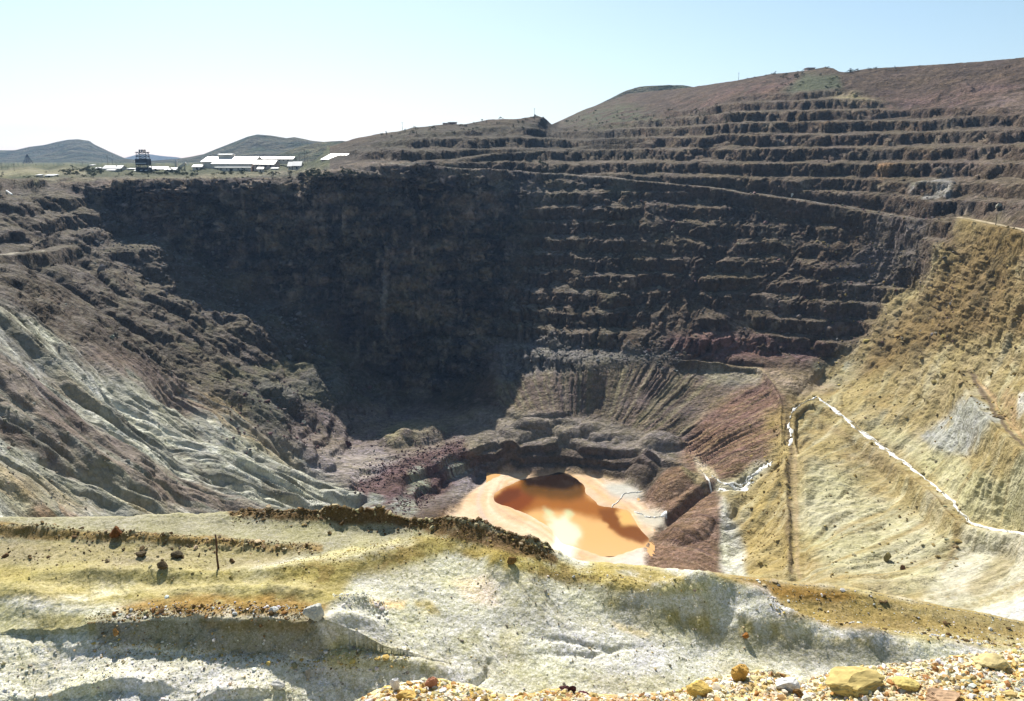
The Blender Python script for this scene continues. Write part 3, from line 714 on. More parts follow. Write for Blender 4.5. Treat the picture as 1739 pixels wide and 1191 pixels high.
stream([(1312, 783), (1288, 797), (1277, 815), (1265, 832), (1240, 835), (1214, 827), (1198, 806), (1186, 795)], [4, 8, 9, 7, 6, 6, 4, 3])
stream([(1300, 790), (1272, 812), (1252, 824), (1225, 825)], [3, 5, 5, 2])
stream([(1420, 700), (1450, 716), (1500, 757), (1540, 790)], [2, 3, 3, 2])
stream([(1570, 822), (1600, 838), (1640, 876), (1660, 892)], [2, 3, 4, 3])
stream([(1205, 806), (1222, 818), (1248, 829), (1268, 828), (1282, 815)], [2, 3, 4, 4, 2])
stream([(1215, 826), (1230, 832), (1258, 836), (1272, 834)], [2, 4, 5, 3])
stream([(1040, 866), (1060, 842), (1092, 835)], [1.5, 2, 2])
stream([(1078, 873), (1095, 880), (1112, 878), (1132, 870)], [3, 4, 4, 7])

# ------------------------------------------------------------------ near ground: spoil benches below the overlook
PC = []
Z(-22.5, (-160, 882), (0, 882)); Z(-22.6, (400, 872), (700, 892)); Z(-23.2, (945, 950)); Z(-24, (1200, 976)); Z(-26, (1500, 1018)); Z(-27.5, (1739, 1060)); Z(-28.4, (1890, 1092))
Z(-22.8, (-160, 965), (0, 965), (370, 965)); Z(-22.6, (700, 960)); Z(-23, (900, 1000)); Z(-24.6, (1200, 1050)); Z(-26, (1500, 1085)); Z(-26.6, (1739, 1110)); Z(-27, (1890, 1130))
Z(-22.6, (-160, 1020), (60, 1020)); Z(-23.0, (160, 1040), (300, 1040), (450, 1045)); Z(-23.1, (-160, 1066), (20, 1070)); Z(-23.5, (190, 1090), (300, 1090), (420, 1095)); Z(-23.7, (545, 1105)); Z(-23.9, (300, 1130), (100, 1122), (450, 1136)); Z(-22.7, (300, 1000), (520, 1000))
Z(-23.4, (640, 1040)); Z(-24.1, (700, 1100), (850, 1060)); Z(-24.0, (600, 1120)); Z(-25, (850, 1140), (1000, 1120)); Z(-25.6, (1200, 1110)); Z(-26.2, (1500, 1130)); Z(-26.6, (1739, 1150))
Z(-24.2, (-160, 1191), (0, 1191)); Z(-23.6, (0, 1120)); Z(-24.4, (300, 1191)); Z(-25.0, (600, 1191)); Z(-25.5, (900, 1200)); Z(-26, (1300, 1250), (1739, 1250), (600, 1250)); Z(-25.4, (0, 1250))
FG_Q = rbf_raster(PC)
CR_U = [-160, 0, 200, 400, 500, 640, 760, 830, 900, 945, 1000, 1100, 1200, 1300, 1400, 1500, 1600, 1680, 1739, 1890]
CR_V = [882, 881, 878, 872, 880, 889, 911, 925, 945, 955, 958, 968, 976, 988, 1002, 1018, 1036, 1048, 1058, 1090]
NF = 1640
uf = np.linspace(-160, 1890, NF)
vc = np.interp(uf, CR_U, CR_V)
tf = np.linspace(0, 1, 330)
Vf = vc + (1235 - vc) * tf[:, None]
Uf = np.broadcast_to(uf, Vf.shape).copy()
wf = 1000.0 / sample(FG_Q, Uf, Vf)
for _ in range(2):
    wf[1:-1] = (wf[:-2] + 2 * wf[1:-1] + wf[2:]) / 4
G = unproj(Uf, Vf, wf)

def ridge(pts, hs, width, asym=1.0, rough=0.0, ex=2.0):
    """raise a spoil ridge: pts on the ground plan, height (m) point by point, half width (m)"""
    u = np.array([p[0] for p in pts], float); v = np.array([p[1] for p in pts], float)
    L = unproj(u, v, 1000.0 / sample(FG_Q, u, v))
    hs = hs if hasattr(hs, '__len__') else [hs] * len(pts)
    best = np.zeros(G.shape[:2]); xx, yy = G[..., 0], G[..., 1]
    for i in range(len(pts) - 1):
        A, B = L[i], L[i + 1]; dx, dy = B[0] - A[0], B[1] - A[1]
        t = np.clip(((xx - A[0]) * dx + (yy - A[1]) * dy) / (dx * dx + dy * dy + 1e-9), 0, 1)
        d = np.hypot(xx - A[0] - t * dx, yy - A[1] - t * dy)
        side = (yy - A[1] - t * dy) < 0
        wd = np.where(side, width / asym, width)
        best = np.maximum(best, (hs[i] + (hs[i + 1] - hs[i]) * t) * np.exp(-np.abs(d / wd) ** ex))
    return best
def scarp(pts, hs, front, back, rough=0.35):
    """a bank: steep ragged face on the near side, long back slope"""
    u = np.array([p[0] for p in pts], float); v = np.array([p[1] for p in pts], float)
    L = unproj(u, v, 1000.0 / sample(FG_Q, u, v))
    nz = rough * fbm(gx / 0.9, gy / 0.9, octaves=4)
    out = np.zeros(G.shape[:2])
    for i in range(len(pts) - 1):
        A, B = L[i], L[i + 1]; dx, dy = B[0] - A[0], B[1] - A[1]
        t = np.clip(((gx - A[0]) * dx + (gy - A[1]) * dy) / (dx * dx + dy * dy + 1e-9), 0, 1)
        ex, ey = gx - A[0] - t * dx, gy - A[1] - t * dy
        d = np.hypot(ex, ey); s_ = np.where(ey < 0, -d, d) + nz
        pr = np.where(s_ < 0, np.clip(1 + s_ / front, 0, 1), np.exp(-(s_ / back) ** 2))
        out = np.maximum(out, (hs[i] + (hs[i + 1] - hs[i]) * t) * pr)
    return out
gx, gy = G[..., 0].copy(), G[..., 1].copy()
wob = 1 + 0.45 * fbm(gx / 2.2, gy / 2.2, octaves=3)
add = ridge([(395, 874), (450, 876), (520, 878), (600, 882), (650, 886), (700, 893), (760, 908), (830, 922), (900, 941), (940, 955)], [0.15, 0.55, 0.7, 0.95, 1.2, 1.0, 1.0, 1.0, 1.0, 0.4], 0.9) * wob
add += ridge([(-160, 902), (0, 903), (100, 908), (250, 918), (400, 927), (540, 936)], [0.4, 0.4, 0.4, 0.38, 0.35, 0.15], 0.55) * wob
add += ridge([(60, 984), (150, 980), (300, 984), (420, 984), (500, 980)], [0.2, 0.5, 0.5, 0.5, 0.4], 0.9, 1.3) * wob
add += ridge([(470, 985), (560, 968), (640, 950), (700, 938), (780, 932), (830, 948), (880, 962), (950, 985), (1020, 1003), (1090, 1024), (1150, 1040), (1220, 1056), (1300, 1072), (1400, 1092), (1500, 1106), (1600, 1112), (1739, 1118)],
             [0.3, 0.5, 0.55, 0.5, 0.5, 0.5, 0.5, 0.55, 0.7, 0.95, 1.1, 1.2, 1.3, 1.2, 1.0, 0.7, 0.3], 1.35, 0.95) * np.clip(0.95 + 0.6 * fbm(gx / 3.4 + 4, gy / 3.4, octaves=4), 0.3, 1.5)
for mu, mv, mh, mr in ((790, 930, 0.25, 0.9), (850, 956, 0.3, 0.8), (1045, 1022, 0.4, 1.2), (1120, 1030, 0.3, 1.0), (1190, 1018, 0.4, 1.3), (1262, 1030, 0.35, 1.1), (1340, 1078, 0.25, 1.0), (1450, 1098, 0.25, 1.0), (640, 955, 0.25, 1.0)):
    add += ridge([(mu - 6, mv), (mu + 6, mv)], mh, mr)
add += ridge([(1130, 1022), (1180, 1020), (1240, 1024), (1290, 1040), (1330, 1056)], [0.4, 1.2, 1.1, 0.9, 0.3], 1.1) * (0.7 + 0.3 * wob)
add += ridge([(845, 975), (860, 985)], [0.5, 0.4], 0.8)
add += ridge([(-160, 1000), (0, 1010), (60, 1024), (160, 1048)], [0.8, 0.7, 0.5, 0.1], 1.2)
add += ridge([(300, 1022), (380, 1020), (460, 1026), (540, 1034)], [0.3, 0.5, 0.5, 0.4], 0.55) * wob
add += ridge([(560, 1124), (640, 1128), (720, 1136), (790, 1144)], [0.5, 0.45, 0.4, 0.1], 0.5)
add += ridge([(560, 1095), (600, 1085), (640, 1078)], [0.3, 0.35, 0.1], 0.45) * wob
add += ridge([(570, 1050), (620, 1040), (660, 1044)], [0.3, 0.45, 0.2], 0.6) * wob
add += scarp([(90, 1082), (150, 1086), (200, 1086), (300, 1082), (420, 1087), (500, 1092), (548, 1099), (566, 1106)], [0.15, 0.55, 0.9, 1.1, 1.2, 1.25, 1.25, 0.1], 0.85, 3.2)
add += scarp([(40, 1190), (110, 1182), (190, 1172), (260, 1170), (310, 1176)], [0.05, 0.35, 0.5, 0.45, 0.05], 0.25, 0.9, 0.25)
add += scarp([(330, 1190), (370, 1186), (420, 1180), (470, 1176)], [0.05, 0.35, 0.35, 0.05], 0.22, 0.7, 0.25)
add -= ridge([(800, 1165), (825, 1145), (830, 1125)], [0.3, 0.3, 0.1], 0.16)
add -= ridge([(900, 1082), (960, 1088), (1040, 1104), (1090, 1098)], [0.05, 0.14, 0.14, 0.05], 0.18) * wob
add -= ridge([(910, 1110), (1000, 1115), (1060, 1095)], [0.05, 0.12, 0.05], 0.15) * wob
add += ridge([(1350, 1006), (1450, 1018), (1560, 1038), (1650, 1052)], [0.2, 0.3, 0.2, 0.1], 1.0)
G[..., 2] += add
gul = fbm(gx / 1.5 + 0.5 * gy, gy / 5, octaves=3, ridged=True)
G[..., 2] += 0.13 * fbm(gx / 2.2, gy / 2.2, octaves=5) + 0.07 * fbm(gx / 1.3 + 11, gy / 0.9, octaves=4, ridged=True) * sstep(-0.1, 0.4, fbm(gx / 5 + 3, gy / 5, octaves=2)) - 0.05 * gul * np.clip(add, 0, 1.5) + 0.03 * fbm(gx / 0.5, gy / 0.5, octaves=4) + 0.02 * fbm(gx / 0.22, gy / 0.22, octaves=2)
rl = fbm(gx / 1.6 + 0.35 * gy, gy / 4.5 + 2, octaves=4, ridged=True); rill = sstep(0.42, 0.62, rl) * sstep(-0.2, 0.3, fbm(gx / 6, gy / 6, octaves=2))
G[..., 2] -= 0.055 * rill
stony = np.maximum(ridge([(395, 874), (520, 878), (650, 886), (760, 908), (830, 922), (940, 955)], 1, 1.0), ridge([(-160, 902), (0, 903), (250, 918), (540, 936)], 1, 0.6))
G[..., 2] += 0.16 * stony * fbm(gx / 0.35, gy / 0.35, octaves=3)

C = np.empty(G.shape, np.float32); C[:] = (0.52, 0.50, 0.42)
_pu, _pv, _ = proj(G)
fu = _pu + 16 * fbm(gx / 2.0, gy / 2.0, octaves=4); fv = _pv + 9 * fbm(gx / 2.0 + 30, gy / 2.0, octaves=4)
nA = fbm(gx / 3, gy / 3, octaves=4); nB = fbm(gx / 0.8, gy / 0.8, octaves=4); nS = fbm(gx / 0.5, gy / 4, octaves=3)
def fp(poly, rgb, feather=10, k=1.0, noise=None, lo=-0.4, hi=0.2):
    m = sample(region(poly, feather), fu, fv) * k
    if noise is not None: m = m * sstep(lo, hi, noise)
    mixc(m, rgb)
def fl(pts, width, rgb, feather=8, k=1.0, noise=None, lo=-0.4, hi=0.2):
    m = sample(strip(pts, width, feather), fu, fv) * k
    if noise is not None: m = m * sstep(lo, hi, noise)
    mixc(m, rgb)
mixc(0.6 * sstep(0.0, 0.5, nA), (0.60, 0.58, 0.50)); mixc(0.5 * sstep(0.15, 0.6, nB), (0.37, 0.35, 0.28))
mixc(0.55 * sstep(0.05, 0.4, nA) * sstep(560, 700, _pu), (0.37, 0.33, 0.18))
mixc(0.55 * rill, (0.40, 0.37, 0.28))
fp([(-160, 860), (1000, 860), (1000, 945), (760, 912), (560, 950), (-160, 950)], (0.275, 0.255, 0.165), 8)
fp([(-160, 915), (300, 920), (540, 935), (420, 968), (-160, 960)], (0.285, 0.24, 0.13), 8, 0.9)
fp([(-160, 955), (450, 965), (700, 935), (760, 990), (620, 985), (560, 1030), (300, 1030), (-160, 1010)], (0.30, 0.25, 0.10), 12, 1, nA, -0.9, -0.2)
fp([(-160, 985), (420, 985), (560, 985), (480, 1010), (-160, 1005)], (0.39, 0.34, 0.175), 10, 0.7)
fp([(-160, 1015), (150, 1040), (170, 1075), (60, 1085), (-160, 1070)], (0.345, 0.32, 0.17), 12, 0.8)
fp([(200, 1030), (330, 1008), (470, 1012), (556, 1026), (552, 1052), (430, 1046), (300, 1040), (220, 1046)], (0.25, 0.155, 0.045), 7, 0.95, nB, -0.9, 0.0)
fp([(50, 1045), (160, 1045), (220, 1040), (280, 1040), (180, 1080), (80, 1080)], (0.27, 0.235, 0.10), 8, 0.8, nB, -0.6, 0.2)
fp([(160, 1050), (300, 1048), (540, 1056), (570, 1125), (300, 1100), (160, 1090)], (0.20, 0.19, 0.14), 8, 0.9)
fp([(320, 1045), (540, 1056), (540, 1080), (340, 1065)], (0.19, 0.14, 0.055), 8, 0.7, nA, -0.5, 0.2)
fp([(450, 970), (560, 950), (680, 925), (780, 900), (860, 925), (960, 950), (1060, 980), (1100, 1000), (1060, 1010), (940, 985), (860, 960), (780, 940), (640, 965), (540, 995)], (0.30, 0.245, 0.085), 10, 0.95, nB, -0.9, -0.1)
fp([(430, 980), (560, 950), (680, 925), (780, 900), (860, 925), (1060, 985), (1060, 1010), (940, 990), (780, 945), (640, 970), (540, 1000)], (0.19, 0.135, 0.045), 8, 0.75, nB, 0.05, 0.35)
fp([(770, 915), (840, 915), (880, 935), (860, 965), (800, 950)], (0.30, 0.225, 0.065), 10, 0.7, nB, -0.6, 0.2)
fp([(690, 925), (760, 905), (790, 915), (720, 945)], (0.30, 0.25, 0.095), 8, 0.6, nB, -0.6, 0.2)
fp([(1000, 950), (1160, 975), (1180, 1000), (1100, 1010), (1010, 980)], (0.34, 0.265, 0.085), 10, 0.9, nB, -0.9, 0)
fp([(1180, 965), (1320, 985), (1520, 1012), (1740, 1050), (1900, 1090), (1900, 1115), (1739, 1110), (1560, 1080), (1420, 1068), (1330, 1045), (1260, 1000)], (0.265, 0.195, 0.075), 8, 1)
fp([(1250, 985), (1380, 1000), (1460, 1012), (1420, 1026), (1300, 1010)], (0.22, 0.125, 0.028), 7, 0.9, nA, -0.8, 0)
fp([(1460, 1015), (1739, 1055), (1739, 1070), (1520, 1040)], (0.25, 0.20, 0.095), 6, 0.8)
fp([(1480, 1062), (1739, 1085), (1900, 1100), (1900, 1120), (1600, 1095)], (0.37, 0.32, 0.17), 6, 0.8, nB, -0.5, 0.2)
fp([(1100, 1000), (1170, 985), (1240, 985), (1200, 1010), (1150, 1010)], (0.44, 0.40, 0.20), 8, 0.85)
fp([(1200, 985), (1300, 1000), (1350, 1040), (1260, 1050), (1210, 1020)], (0.50, 0.49, 0.45), 8, 0.9)
fp([(950, 985), (1060, 1010), (1200, 1060), (1420, 1090), (1560, 1095), (1560, 1140), (1300, 1120), (1100, 1060)], (0.29, 0.275, 0.20), 12, 0.85, nA, -0.8, -0.2)
fp([(980, 1000), (1240, 1050), (1500, 1080), (1480, 1100), (1200, 1075), (1000, 1020)], (0.32, 0.265, 0.09), 12, 0.75, nB, -0.15, 0.3)
fp([(600, 980), (760, 950), (860, 990), (860, 1080), (700, 1100), (580, 1040)], (0.48, 0.465, 0.38), 16, 0.8)
fp([(770, 985), (830, 975), (845, 1000), (850, 1030), (800, 1020)], (0.60, 0.50, 0.39), 6, 0.85)
fp([(620, 1020), (690, 1018), (690, 1032), (640, 1032)], (0.60, 0.43, 0.24), 5, 0.8)
fp([(700, 1022), (740, 1020), (755, 1040), (720, 1045)], (0.34, 0.27, 0.10), 5, 0.8, nB, -0.6, 0.1)
fp([(560, 1090), (620, 1080), (660, 1100), (760, 1125), (800, 1145), (640, 1140), (560, 1130)], (0.35, 0.32, 0.15), 8, 0.8, nB, -0.6, 0.1)
fp([(780, 1070), (810, 1060), (820, 1080), (800, 1110), (770, 1110)], (0.42, 0.39, 0.2), 6, 0.5, nB, -0.3, 0.3)
fp([(900, 1060), (1100, 1080), (1220, 1110), (1200, 1150), (900, 1150)], (0.51, 0.505, 0.475), 16, 0.6)
fp([(1040, 1055), (1110, 1075), (1100, 1085), (1050, 1070)], (0.55, 0.45, 0.25), 5, 0.7)
fl([(395, 872), (520, 872), (650, 874), (760, 895), (830, 910), (940, 948)], [14, 26, 36, 32, 30, 18], (0.13, 0.083, 0.037), 8, 1, nB, -1.2, -0.4)
fl([(-160, 900), (0, 901), (250, 914), (540, 932)], [22, 20, 18, 10], (0.22, 0.15, 0.058), 6, 0.95, nB, -1.0, -0.1)
fl([(60, 976), (300, 978), (480, 976)], 14, (0.29, 0.255, 0.12), 8, 0.8, nB, -0.6, 0.2)
fl([(450, 966), (560, 942), (680, 918)], 7, (0.5, 0.45, 0.25), 4, 0.8)

# rows out of sight: the bench falls away into the pit, and reaches back under the overlook
e = G[0]; d2 = e[:, :2] / np.linalg.norm(e[:, :2], axis=1, keepdims=True)
bk = [np.c_[e[:, :2] + d2 * a, e[:, 2] - b_] for a, b_ in ((0.8, 0.25), (2.5, 1.8), (6, 5.5), (14, 14), (30, 32), (60, 66))]
e2 = G[-1]; d3 = e2[:, :2] / np.linalg.norm(e2[:, :2], axis=1, keepdims=True)
fr = [np.c_[e2[:, :2] - d3 * a, e2[:, 2] - 0 * a] for a in (2, 5, 9, 14)]
Gf = np.concatenate([np.array(bk[::-1]), G, np.array(fr)], 0)
Cf = np.concatenate([np.repeat(C[:1], len(bk), 0), C, np.repeat(C[-1:], len(fr), 0)], 0)
near = grid_mesh('ground', Gf, Cf); near.data.materials.append(M_FG); tag(near, kind='structure')

def fg_at(u, v):
    i = int(np.clip(np.interp(u, uf, np.arange(NF)), 0, NF - 1))
    j = int(np.argmin(np.abs(Vf[:, i] - v)))
    return Vector(G[j, i])

_pu, _pv, _ = proj(G)
def fg_seen(u, v):
    """near-ground point that lands at picture position (u, v) once the relief is in"""
    i = int(np.clip(np.interp(u, uf, np.arange(NF)), 0, NF - 1))
    j = int(np.argmin(np.abs(_pv[:, i] - v)))
    return Vector(G[j, i])

# ------------------------------------------------------------------ hills beyond the plateau
M_HILL = earth('scrub_hillside', [(0.006, 0.2), (0.03, 0.35), (0.12, 0.35)], bump=(0.8, 12.0))
def hill(name, crest, w_, depth, rgb, green, seed, zb=-14):
    """a real ridge: crest given as plan points at depth w_, with flanks falling away on both sides"""
    us = np.linspace(crest[0][0], crest[-1][0], 260)
    vs = np.interp(us, [p[0] for p in crest], [p[1] for p in crest])
    A = unproj(us, vs, np.full(260, float(w_)))
    hgt = A[:, 2] - zb
    s = np.linspace(-1, 1, 70)
    d = A[:, :2] / np.linalg.norm(A[:, :2], axis=1, keepdims=True)
    XY = A[None, :, :2] + d[None] * (s * depth)[:, None, None]
    prof = np.clip(1 - np.abs(s), 0, 1)[:, None] ** 1.25
    n = fbm(XY[..., 0] / (depth * 0.22) + seed, XY[..., 1] / (depth * 0.3), octaves=5, ridged=True)
    zz = zb - 3 + (hgt + 3)[None] * prof * (1 + 0.35 * n * np.minimum(1, 3 * np.abs(s))[:, None])
    c = np.empty(zz.shape + (3,), np.float32); c[:] = rgb
    g = sstep(-0.1, 0.3, fbm(XY[..., 0] / 60 + seed, XY[..., 1] / 60, octaves=4))[..., None]
    c += (np.array(green) - c) * g
    o = grid_mesh(name, np.concatenate([XY, zz[..., None]], -1), c); o.data.materials.append(M_HILL); tag(o, kind='structure')
hill('hill', [(-420, 275), (-200, 262), (-60, 254), (0, 255), (25, 255), (50, 249), (75, 246), (95, 241), (115, 237), (132, 236), (152, 239), (160, 245), (185, 257), (215, 270), (240, 275)], 4200, 1300, (0.13, 0.125, 0.075), (0.075, 0.09, 0.05), 3)
hill('hill', [(170, 276), (215, 270), (260, 273), (300, 270), (325, 266), (345, 262), (370, 252), (400, 240), (420, 232), (437, 228), (460, 230), (487, 234), (500, 232), (528, 238), (545, 240), (600, 246), (680, 262)], 3000, 900, (0.12, 0.115, 0.07), (0.065, 0.085, 0.045), 9)
hill('hill', [(430, 276), (470, 262), (505, 250), (540, 241), (580, 239), (640, 246), (700, 262)], 1900, 420, (0.15, 0.14, 0.075), (0.07, 0.085, 0.04), 21)
hill('hill', [(195, 275), (213, 268), (235, 262), (255, 262), (275, 265), (300, 267), (340, 276)], 8500, 1500, (0.15, 0.15, 0.12), (0.12, 0.13, 0.10), 5, -20)
hill('hill', [(960, 206), (1000, 185), (1040, 165), (1062, 154), (1085, 147), (1110, 144), (1135, 143), (1160, 144), (1180, 148), (1230, 160)], 1750, 300, (0.10, 0.10, 0.06), (0.06, 0.075, 0.04), 13, 60)
dz_ = -420
plane = grid_mesh('ground', np.array([[(-22000, -2000, dz_), (22000, -2000, dz_)], [(-22000, 22000, dz_), (22000, 22000, dz_)]], float), np.full((2, 2, 3), 0.12))
plane.data.materials.append(M_HILL); tag(plane, kind='structure')

# ------------------------------------------------------------------ stones
def ico(sub):
    import bmesh
    bm = bmesh.new(); bmesh.ops.create_icosphere(bm, subdivisions=sub, radius=1.0)
    V = np.array([v.co[:] for v in bm.verts]); Fa = np.array([[v.index for v in f.verts] for f in bm.faces]); bm.free()
    return V, Fa
ICO1, ICO2, ICO3, ICO4 = ico(1), ico(2), ico(3), ico(4)
def rock_shape(seed, base, cuts=9, rough=0.10, lo=0.46, hi=0.8):
    r = np.random.RandomState(seed); V = base[0].copy()
    for _ in range(cuts):
        n = r.normal(size=3); n /= np.linalg.norm(n); d = r.uniform(lo, hi)
        ex = V @ n - d; V -= np.clip(ex, 0, None)[:, None] * n
    V *= (1 + rough * fbm(V[:, 0] * 2.2 + seed, V[:, 1] * 2.2, V[:, 2] * 2.2, octaves=3))[:, None]
    V *= r.uniform(0.75, 1.2, 3) * np.array([1.0, 1.0, 0.72])
    return V
def rot(seed):
    r = random.Random(seed)
    return np.array(Matrix.Rotation(r.uniform(0, 6.28), 3, 'Z') @ Matrix.Rotation(r.uniform(-0.5, 0.5), 3, 'X'))
def stones(name, pts, sizes, cols, base, mat, sink=0.3, nvar=12):
    """one mass of loose stones"""
    shapes = [rock_shape(100 + k, base, 9, 0.12, 0.35, 0.7) for k in range(nvar)]
    nv = len(base[0]); V = np.empty((len(pts) * nv, 3), np.float32); Fa = np.empty((len(pts) * len(base[1]), 3), np.int32); cc = np.empty((len(pts) * nv, 3), np.float32)
    for i, (p, s, c) in enumerate(zip(pts, sizes, cols)):
        V[i * nv:(i + 1) * nv] = shapes[i % nvar] @ rot(i).T * s + np.array(p) + np.array((0, 0, s * (0.5 - sink)))
        Fa[i * len(base[1]):(i + 1) * len(base[1])] = base[1] + i * nv
        cc[i * nv:(i + 1) * nv] = c
    o = tri_mesh(name, V, Fa, mat, cc); tag(o, kind='stuff'); return o
M_STONE = earth('stone', [(1.2, 0.18), (6.0, 0.25)], bump=(0.5, 0.05), hue=0.03)
M_SCREE = earth('scree_rock', [(0.3, 0.2), (1.5, 0.25)], bump=(0.6, 0.3), hue=0.03)
rs = np.random.RandomState(5)
def jit(c, a=0.25):
    return np.array(c) * rs.uniform(1 - a, 1 + a) * rs.uniform(0.93, 1.07, 3)

pts, sz, cl = [], [], []
def scatter(n, pick, size, cols, at):
    for _ in range(n):
        u, v = pick()
        pts.append(at(u, v)); s = min(size[0] * math.exp(abs(rs.normal()) * size[1]), 8 * size[0]); sz.append(s); cl.append(jit(cols[rs.randint(len(cols))]))
def along(poly, spread):
    a = np.array(poly, float); s = np.r_[0, np.cumsum(np.hypot(*np.diff(a, axis=0).T))]
    def f():
        t = rs.uniform(0, s[-1]); return np.interp(t, s, a[:, 0]) + rs.normal() * 2, np.interp(t, s, a[:, 1]) + rs.normal() * spread
    return f
def box(u0, v0, u1_, v1):
    return lambda: (rs.uniform(u0, u1_), rs.uniform(v0, v1))
DK, TAN, WH, OC = (0.10, 0.065, 0.03), (0.36, 0.30, 0.18), (0.55, 0.54, 0.50), (0.36, 0.27, 0.09)
scatter(2600, along([(395, 872), (520, 876), (650, 884), (760, 906), (830, 918), (940, 952)], 9), (0.035, 0.75), (DK, DK, (0.2, 0.14, 0.07), TAN), fg_at)
scatter(1300, along([(-150, 902), (0, 903), (250, 918), (540, 936)], 5), (0.03, 0.7), (DK, (0.22, 0.15, 0.07), TAN), fg_at)
scatter(900, along([(-100, 980), (200, 982), (450, 982), (560, 965), (780, 928), (900, 960), (1080, 1020), (1300, 1060)], 14), (0.022, 0.6), ((0.2, 0.16, 0.07), TAN, OC), fg_at)
scatter(2600, along([(480, 975), (560, 958), (640, 942), (780, 925), (880, 955), (960, 978), (1080, 1018)], 14), (0.018, 0.6), ((0.2, 0.14, 0.05), (0.28, 0.21, 0.08), OC), fg_at)
scatter(1200, along([(150, 1078), (300, 1072), (450, 1074), (545, 1086)], 9), (0.02, 0.7), ((0.24, 0.15, 0.05), (0.16, 0.10, 0.04), TAN), fg_at)
scatter(500, along([(200, 1070), (380, 1066), (545, 1082)], 8), (0.03, 0.7), (DK, (0.22, 0.12, 0.04), WH), fg_at)
scatter(900, along([(160, 1106), (300, 1108), (420, 1116), (545, 1128), (700, 1132)], 8), (0.028, 0.7), (OC, TAN, WH, (0.2, 0.18, 0.1)), fg_at)
scatter(900, box(-150, 1100, 660, 1200), (0.018, 0.75), (WH, WH, (0.4, 0.39, 0.35)), fg_at)
scatter(600, box(650, 960, 1300, 1150), (0.016, 0.6), (WH, TAN, (0.33, 0.32, 0.28)), fg_at)
scatter(350, along([(1250, 1000), (1500, 1040), (1739, 1080)], 14), (0.03, 0.7), (DK, WH, TAN), fg_at)
scatter(700, along([(1300, 1062), (1450, 1075), (1600, 1095), (1739, 1105)], 9), (0.025, 0.8), (DK, OC, WH), fg_at)
scatter(260, box(-100, 925, 420, 965), (0.03, 0.8), (DK, TAN), fg_at)
scatter(220, along([(570, 1045), (620, 1038), (660, 1060)], 10), (0.03, 0.7), (WH,), fg_at)
scatter(2600, box(600, 980, 1739, 1190), (0.015, 0.75), (WH, TAN, (0.25, 0.22, 0.17)), fg_at)
scatter(2200, box(-150, 1100, 700, 1200), (0.015, 0.8), (WH, TAN, (0.25, 0.23, 0.19)), fg_at)
scatter(2500, box(-150, 930, 1739, 1190), (0.014, 0.6), (DK, TAN, WH, OC), fg_at)
stones('gravel', pts, sz, cl, ICO1, M_STONE)

pts, sz, cl = [], [], []
G1, MR, YL, GG = (0.12, 0.11, 0.105), (0.10, 0.06, 0.058), (0.28, 0.21, 0.08), (0.2, 0.2, 0.17)
scatter(900, along([(150, 380), (260, 430), (380, 500), (500, 560), (560, 600)], 28), (0.7, 0.55), (G1, (0.16, 0.15, 0.14)), pit_at)
scatter(500, box(380, 640, 660, 760), (0.55, 0.5), (G1, MR), pit_at)
scatter(700, along([(600, 830), (660, 800), (730, 770), (790, 760)], 12), (0.45, 0.5), (MR, MR, (0.07, 0.045, 0.045)), pit_at)
scatter(260, along([(740, 830), (700, 850), (660, 870)], 10), (0.45, 0.5), (MR,), pit_at)
scatter(350, box(500, 690, 860, 800), (0.4, 0.5), (G1, (0.18, 0.15, 0.14)), pit_at)
scatter(500, box(1380, 400, 1739, 720), (0.6, 0.55), (YL, (0.2, 0.16, 0.08)), pit_at)
scatter(260, box(1400, 740, 1640, 980), (0.4, 0.6), (YL, (0.2, 0.16, 0.08), (0.3, 0.28, 0.18)), pit_at)
scatter(260, box(1260, 720, 1345, 980), (0.4, 0.6), ((0.2, 0.14, 0.05), YL), pit_at)
scatter(600, along([(850, 620), (940, 590), (1060, 600), (1160, 605)], 14), (0.6, 0.5), ((0.17, 0.165, 0.155), G1), pit_at)
scatter(500, box(1080, 320, 1620, 600), (0.7, 0.5), (G1, (0.2, 0.17, 0.13), (0.16, 0.1, 0.09)), pit_at)
scatter(300, box(0, 480, 420, 850), (0.4, 0.5), (GG, (0.14, 0.12, 0.09)), pit_at)
stones('scree', pts, sz, cl, ICO1, M_SCREE)

# ------------------------------------------------------------------ rubble slope right below the overlook
TU = [-160, 480, 560, 600, 640, 680, 740, 800, 850, 900, 950, 1000, 1060, 1120, 1160, 1185, 1240, 1300, 1360, 1420, 1480, 1540, 1600, 1660, 1739, 1890]
TV = [1290, 1230, 1200, 1185, 1166, 1154, 1150, 1158, 1176, 1172, 1164, 1172, 1176, 1172, 1166, 1150, 1142, 1136, 1150, 1136, 1124, 1118, 1112, 1104, 1094, 1080]
un = np.linspace(430, 1890, 620); vn = np.interp(un, TU, TV)
tn = np.linspace(0, 1, 130)[:, None]
Vn = vn + 9 + (1330 - vn) * tn; Un = np.broadcast_to(un, Vn.shape).copy()
Wn = 15.0 - 4.2 * tn ** 0.8 + 0 * Vn
RB = unproj(Un, Vn, Wn)
rx, ry = RB[..., 0].copy(), RB[..., 1].copy()
RB[..., 2] += 0.10 * fbm(rx / 0.9, ry / 0.9, octaves=4) + 0.05 * fbm(rx / 0.2, ry / 0.2, octaves=3)
C = np.empty(RB.shape, np.float32); C[:] = (0.52, 0.44, 0.26)
mixc(sstep(-0.1, 0.4, fbm(rx / 0.7, ry / 0.7, octaves=4)), (0.42, 0.28, 0.08)); mixc(sstep(0.1, 0.5, fbm(rx / 0.9 + 9, ry / 0.9, octaves=4)), (0.60, 0.57, 0.48))
mixc(0.7 * sstep(0.3, 0.6, fbm(rx / 0.8 + 19, ry / 0.8, octaves=4)), (0.42, 0.22, 0.13))
